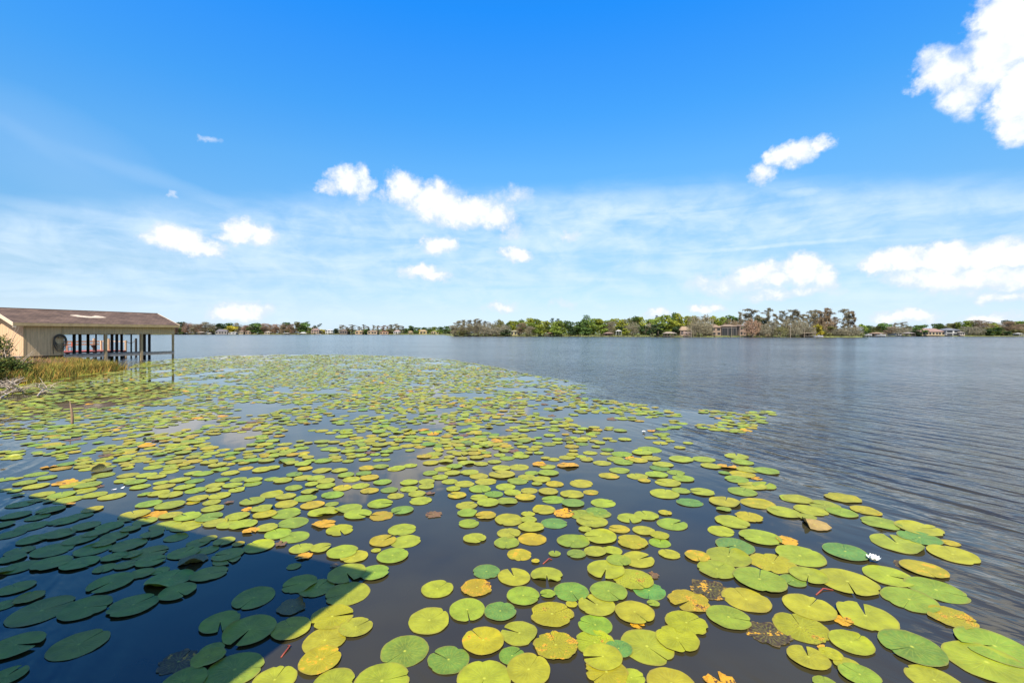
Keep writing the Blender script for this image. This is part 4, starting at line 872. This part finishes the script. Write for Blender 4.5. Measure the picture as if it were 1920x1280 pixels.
# reeds and scrub strip right at the far waterline
m = MB()
for i in range(len(SHORE)-1):
    (a, da), (b, db) = SHORE[i], SHORE[i+1]
    if b < 320 or a > 2000: continue
    for _ in range(int(abs(b-a)*9)):
        f_ = q.random(); px = a+(b-a)*f_; D = da+(db-da)*f_; dd = D+q.uniform(.0, 7); v = mnoise.noise(Vector((px*.12, 5, 0)))
        hh = q.uniform(.25, .9)*(1 if v < .05 else 1.8)*(D/420 if D > 420 else 1); p = atD(px, dd, .1); w = D/F*.45
        c = (.24, .22, .07) if v < .05 else (.11, .10, .05); k = q.uniform(.6, 1.25)
        m.add([(p.x-w, p.y, p.z), (p.x+w, p.y+.3, p.z), (p.x+q.uniform(-w, w), p.y, p.z+hh)], [(0, 1, 2)], tuple(x_*k for x_ in c))
tag(m.build('shore_reeds', M_attr), 'low reeds and grass fringing the far waterline', 'reeds', None, 'stuff')

# ------------------------------------------------------------------ houses, docks and boats on the far shore
WIN = plain('dark_window', (.03, .032, .035), .25, .1, 2)
_mc = {}
def cmat(nm, c):
    key = (nm, c)
    if key not in _mc: _mc[key] = plain(nm, tuple(v*.55 for v in c), .8, .12, .6)
    return _mc[key]
def house(px0, px1, ytop, yeave, ybase, D, wc, rc, label, hip=True, storeys=1, nwin=4, screen=False, depth=9, name='house', cat='house'):
    s = D/F; x0, x1 = -(px1-px0)/2*s, (px1-px0)/2*s; p = atD((px0+px1)/2, D)
    Z = lambda y: H+(HY-y)*s
    zb, ze, zt = .6, Z(yeave), Z(ytop); r0 = empty(name, (p.x, p.y, 0)); tag(r0, label, cat)
    m = MB(); m.box(x0, x1, 0, depth, zb, ze); w = m.build('wall', cmat(name+'_wall', wc), r0)
    o_ = .5; m = MB(); i = min(depth/2, (x1-x0)/2*.8) if hip else .01
    m.add([(x0-o_, -o_, ze+.01), (x1+o_, -o_, ze+.01), (x1+o_, depth+o_, ze+.01), (x0-o_, depth+o_, ze+.01), (x0+i-o_, depth/2, zt), (x1-i+o_, depth/2, zt)], [(0, 1, 5, 4), (1, 2, 5), (2, 3, 4, 5), (3, 0, 4), (3, 2, 1, 0)])
    m.build('roof', cmat(name+'_roof', rc), r0)
    hs = (ze-zb)/storeys; q2 = random.Random(int(px0))
    for st in range(storeys):
        for k in range(nwin):
            cx_ = x0+(x1-x0)*(k+.5+q2.uniform(-.12, .12))/nwin; ww = (x1-x0)/nwin*(.30 if not screen else .42)
            m = MB(); z0_ = zb+hs*st+hs*(.28 if not screen else .06); z1_ = zb+hs*st+hs*.82; m.box(cx_-ww, cx_+ww, -.03, -.003, z0_, z1_); m.build('window', WIN, r0)
    return r0
def shed(px0, px1, ytop, yeave, D, rc, label, posts=4, deck=True, depth=6, white=False, wall=None):
    s = D/F; x0, x1 = -(px1-px0)/2*s, (px1-px0)/2*s; p = atD((px0+px1)/2, D); Z = lambda y: H+(HY-y)*s; ze, zt = Z(yeave), Z(ytop)
    r0 = empty('dock_shelter', (p.x, p.y, 0)); tag(r0, label, 'dock shelter')
    m = MB(); i = min(depth/2, (x1-x0)*.3); m.add([(x0-.3, -.3, ze), (x1+.3, -.3, ze), (x1+.3, depth+.3, ze), (x0-.3, depth+.3, ze), (x0+i, depth/2, zt), (x1-i, depth/2, zt)], [(0, 1, 5, 4), (1, 2, 5), (2, 3, 4, 5), (3, 0, 4), (3, 2, 1, 0)]); m.build('roof', cmat('shelter_roof', rc), r0)
    for k in range(posts):
        x = x0+(x1-x0)*k/(posts-1)
        for y in (0, depth): m = MB(); m.box(x-.09, x+.09, y-.09, y+.09, -1.5, ze-.003); m.build('post', M_wood if not white else cmat('white_post', (.7, .7, .68)), r0)
    if deck: m = MB(); m.box(x0-.4, x1+.4, -.4, depth+4, .55, .70); m.build('deck', M_dock, r0)
    if wall: m = MB(); m.box(x0+.1, x1-.1, depth-.3, depth-.12, .71, ze-.004); m.build('back_wall', cmat('shelter_wall', wall), r0)
    return r0
GREY = (.22, .20, .21); TAN = (.44, .32, .21); PINK = (.42, .27, .22); WHT = (.74, .72, .68); CRM = (.60, .50, .34)
house(404, 426, 617, 621, 626, 893, (.42, .38, .34), GREY, 'grey roofed low house between bushes on the distant left shore')
house(428, 442, 622.5, 623.5, 626, 891, WHT, WHT, 'long low white building below the golden tree on the far left shore', nwin=2)
house(448, 456, 619, 621.5, 626, 893, CRM, (.30, .2, .15), 'small cream house right of the golden tree', nwin=2)
house(460, 470, 619.5, 622, 626, 895, TAN, (.34, .24, .18), 'tan house left of the big round green tree', nwin=2)
shed(370, 382, 621.5, 623.2, 889, (.36, .30, .24), 'brown dock shelter under bare trees on the distant left shore')
shed(388, 394, 624, 625, 888, WHT, 'small white dock shelter left of the grey roofed house', white=True)
house(496, 506, 621, 623, 626, 893, CRM, (.5, .42, .34), 'cream cottage under the bare trees right of the round tree', nwin=2)
shed(532, 542, 623.5, 624.7, 889, (.5, .45, .40), 'pale dock shelter below reddish trees on the left shore')
shed(562, 573, 622.5, 624.4, 887, WHT, 'white roofed boat shelter at the end of the left shore', white=True)
house(583, 598, 615.5, 619.5, 626, 892, (.48, .36, .28), (.30, .2, .17), 'two-storey brown house beside the slender pines', storeys=2, nwin=3)
house(610, 624, 617.5, 619.5, 626, 892, WHT, (.6, .58, .56), 'white two-storey house on the open gap of the far shore', storeys=2, nwin=3)
house(637, 651, 617.5, 620.5, 626, 850, (.22, .17, .14), (.20, .15, .12), 'dark brown house under the first cypresses of the middle shore', nwin=3)
house(666, 679, 619.5, 621.5, 626, 850, (.62, .44, .26), (.55, .38, .22), 'orange-tan house left of the middle shore cypresses', nwin=2)
house(689, 707, 619.5, 621.5, 626, 850, (.60, .46, .30), (.40, .28, .20), 'tan house with dark arches on the middle shore', nwin=3)
house(712, 728, 621, 622.5, 626, 850, (.58, .40, .25), (.48, .28, .18), 'low tan house under the cypresses of the middle shore', nwin=3)
house(738, 750, 618.5, 621.5, 626, 850, WHT, (.5, .38, .34), 'white house at the right end of the cypress row', nwin=3)
house(765, 773, 620, 622, 626, 850, (.62, .48, .26), (.5, .36, .2), 'small yellow house right of the cypress row', nwin=2)
house(786, 800, 618, 621, 626, 850, (.64, .48, .22), (.50, .36, .2), 'yellow house among low green trees of the middle shore', nwin=2)
house(808, 822, 620.5, 622, 626, 850, (.62, .50, .28), (.46, .34, .2), 'last yellow house before the wooded point', nwin=3)
house(958, 974, 618.5, 621.5, 627.5, 380, (.56, .48, .26), (.40, .36, .24), 'low yellowish house behind the trees left of centre', nwin=3)
shed(1026, 1036, 623.3, 625, 358, (.30, .17, .13), 'small reddish dock shelter on the centre shore', 3)
shed(1074, 1081, 619.5, 621.5, 366, (.42, .42, .42), 'little white gazebo on the grass of the centre shore', 3, False, 3, True, (.62, .6, .5))
shed(1134, 1151, 622.6, 625, 342, (.36, .24, .18), 'brown boat shelter under a bare tree right of centre', 4, True, 6, False, (.14, .10, .08))
shed(1156, 1165, 618.5, 620.5, 349, WHT, 'white garden pergola in the dark bushes right of centre', 3, False, 3, True)
shed(1245, 1269, 621.8, 625, 318, (.46, .38, .30), 'wide pale roofed dock left of the tan house', 5)
shed(1283, 1300, 622, 624.5, 314, (.36, .26, .22), 'brown dock shelter in front of the small tan house', 4)
house(1276, 1297, 611.5, 619, 627, 322, (.55, .40, .30), (.46, .33, .22), 'small tan house with tall hipped roof behind two docks', nwin=3)
house(1334, 1352, 607.5, 614, 627, 318, (.40, .29, .22), (.36, .25, .17), 'left wing of the big tan house on the point', storeys=2, nwin=2)
house(1354, 1386, 608, 612, 627, 321, (.17, .15, .15), (.36, .26, .18), 'big house with dark screened porch on the point', nwin=6, screen=True)
house(1387, 1399, 608.5, 611, 627, 318, (.40, .28, .22), (.36, .25, .18), 'right wing of the big tan house beside a tall cypress', storeys=2, nwin=2)
house(1411, 1446, 606, 616, 627.5, 312, (.60, .46, .27), (.38, .24, .18), 'wide yellowish house with hipped brown roof on the peninsula', nwin=7)
shed(1511, 1529, 622.8, 624.6, 286, (.30, .24, .17), 'brown dock shelter under the peninsula cypresses', 4, True, 5, False, (.26, .20, .13))
shed(1619, 1638, 625.2, 626.8, 300, (.62, .63, .66), 'white flat roofed boat lift right of the peninsula tip', 4, True, 5, True)
shed(1640, 1664, 623, 625.2, 296, (.46, .32, .22), 'brown roofed boathouse standing in the water right of the peninsula', 6, True, 6, False, (.14, .10, .08))
house(1680, 1690, 622.6, 624, 628, 366, WHT, (.6, .56, .5), 'small white house behind mossy trees on the right shore', nwin=2)
shed(1703, 1716, 622.6, 624.6, 354, (.42, .36, .33), 'grey dock shelter left of the pink roofed house', 3)
house(1729, 1772, 615.5, 622, 628, 366, (.60, .48, .30), PINK, 'long pink roofed house on the right shore', nwin=7)
house(1775, 1800, 615, 618.8, 628, 364, WHT, (.26, .27, .30), 'two-storey white house with dark porches on the right shore', storeys=2, nwin=2, screen=True, hip=True)
house(1800, 1809, 621, 623.2, 628, 362, (.60, .52, .44), (.55, .48, .42), 'small pale annex right of the white two-storey house', nwin=2)
shed(1911, 1918, 624, 625.4, 345, WHT, 'white dock shelter at the far right edge', 3, True, 4, True)
def boat(px, D, L, label, up=.05, heading=0.0):
    p = atD(px, D); r0 = empty('boat', (p.x, p.y, up), heading); tag(r0, label, 'boat', 'boats moored along the far shore'); sec = []
    for i in range(9):
        t = i/8; w = .95*(1-max(0, (t-.5)/.5)**2.2)*(.85+.15*min(1, t*4)); z = .75+.25*t*t
        sec.append([(L*(t-.5), -w, z), (L*(t-.5), -w*.75, .12), (L*(t-.5), 0, -.12+.2*max(0, t-.7)), (L*(t-.5), w*.75, .12), (L*(t-.5), w, z)])
    m = MB(); m.add([v for s_ in sec for v in s_], [(i*5+j, i*5+j+1, (i+1)*5+j+1, (i+1)*5+j) for i in range(8) for j in range(4)]+[(0, 1, 2, 3, 4)]); m.build('hull', cmat('boat_hull', (.75, .75, .76)), r0)
    m = MB(); m.add([(s_[0][0], s_[0][1]*.9, .55) for s_ in sec]+[(s_[4][0], s_[4][1]*.9, .55) for s_ in sec], [(i, i+1, i+10, i+9) for i in range(8)]); m.build('deck', cmat('boat_deck', (.5, .48, .45)), r0)
    m = MB(); m.prism([(-.5, .56), (.5, .56), (.3, 1.25), (-.4, 1.25)], 'y', -.4, .4); m.build('console', cmat('boat_console', (.65, .66, .68)), r0)
boat(1535, 282, 5.5, 'white motorboat beside the brown dock shelter on the peninsula', .1)
boat(1628, 298, 5.0, 'white motorboat hanging in the flat roofed boat lift', .9)
boat(1652, 295, 6.0, 'pale boat inside the brown roofed boathouse', .7)
boat(596, 880, 8, 'distant white boat off the gap in the left shore', 0, .3)
boat(600, 878, 6, 'second distant white boat just right of the first', 0, -.4)
# bare shore posts in front of the big houses
for i, (px, yt) in enumerate(((1296, 617), (1372, 612), (1388, 616), (1458, 600), (1482, 611), (1508, 616), (1528, 614))):
    D = 303 if px < 1480 else 286; p = atD(px, D); h = H+(HY-yt)*D/F; m = MB(); m.tube([(0, 0, -1), (0, 0, h)], [.13, .07], 6); o = m.build('pole', M_twig); o.location = (p.x, p.y, .2)
    tag(o, rank(i, 7)+' thin pale pole at the waterline in front of the houses', 'pole', 'thin poles along the peninsula shore')
print('objects', len(bpy.data.objects))
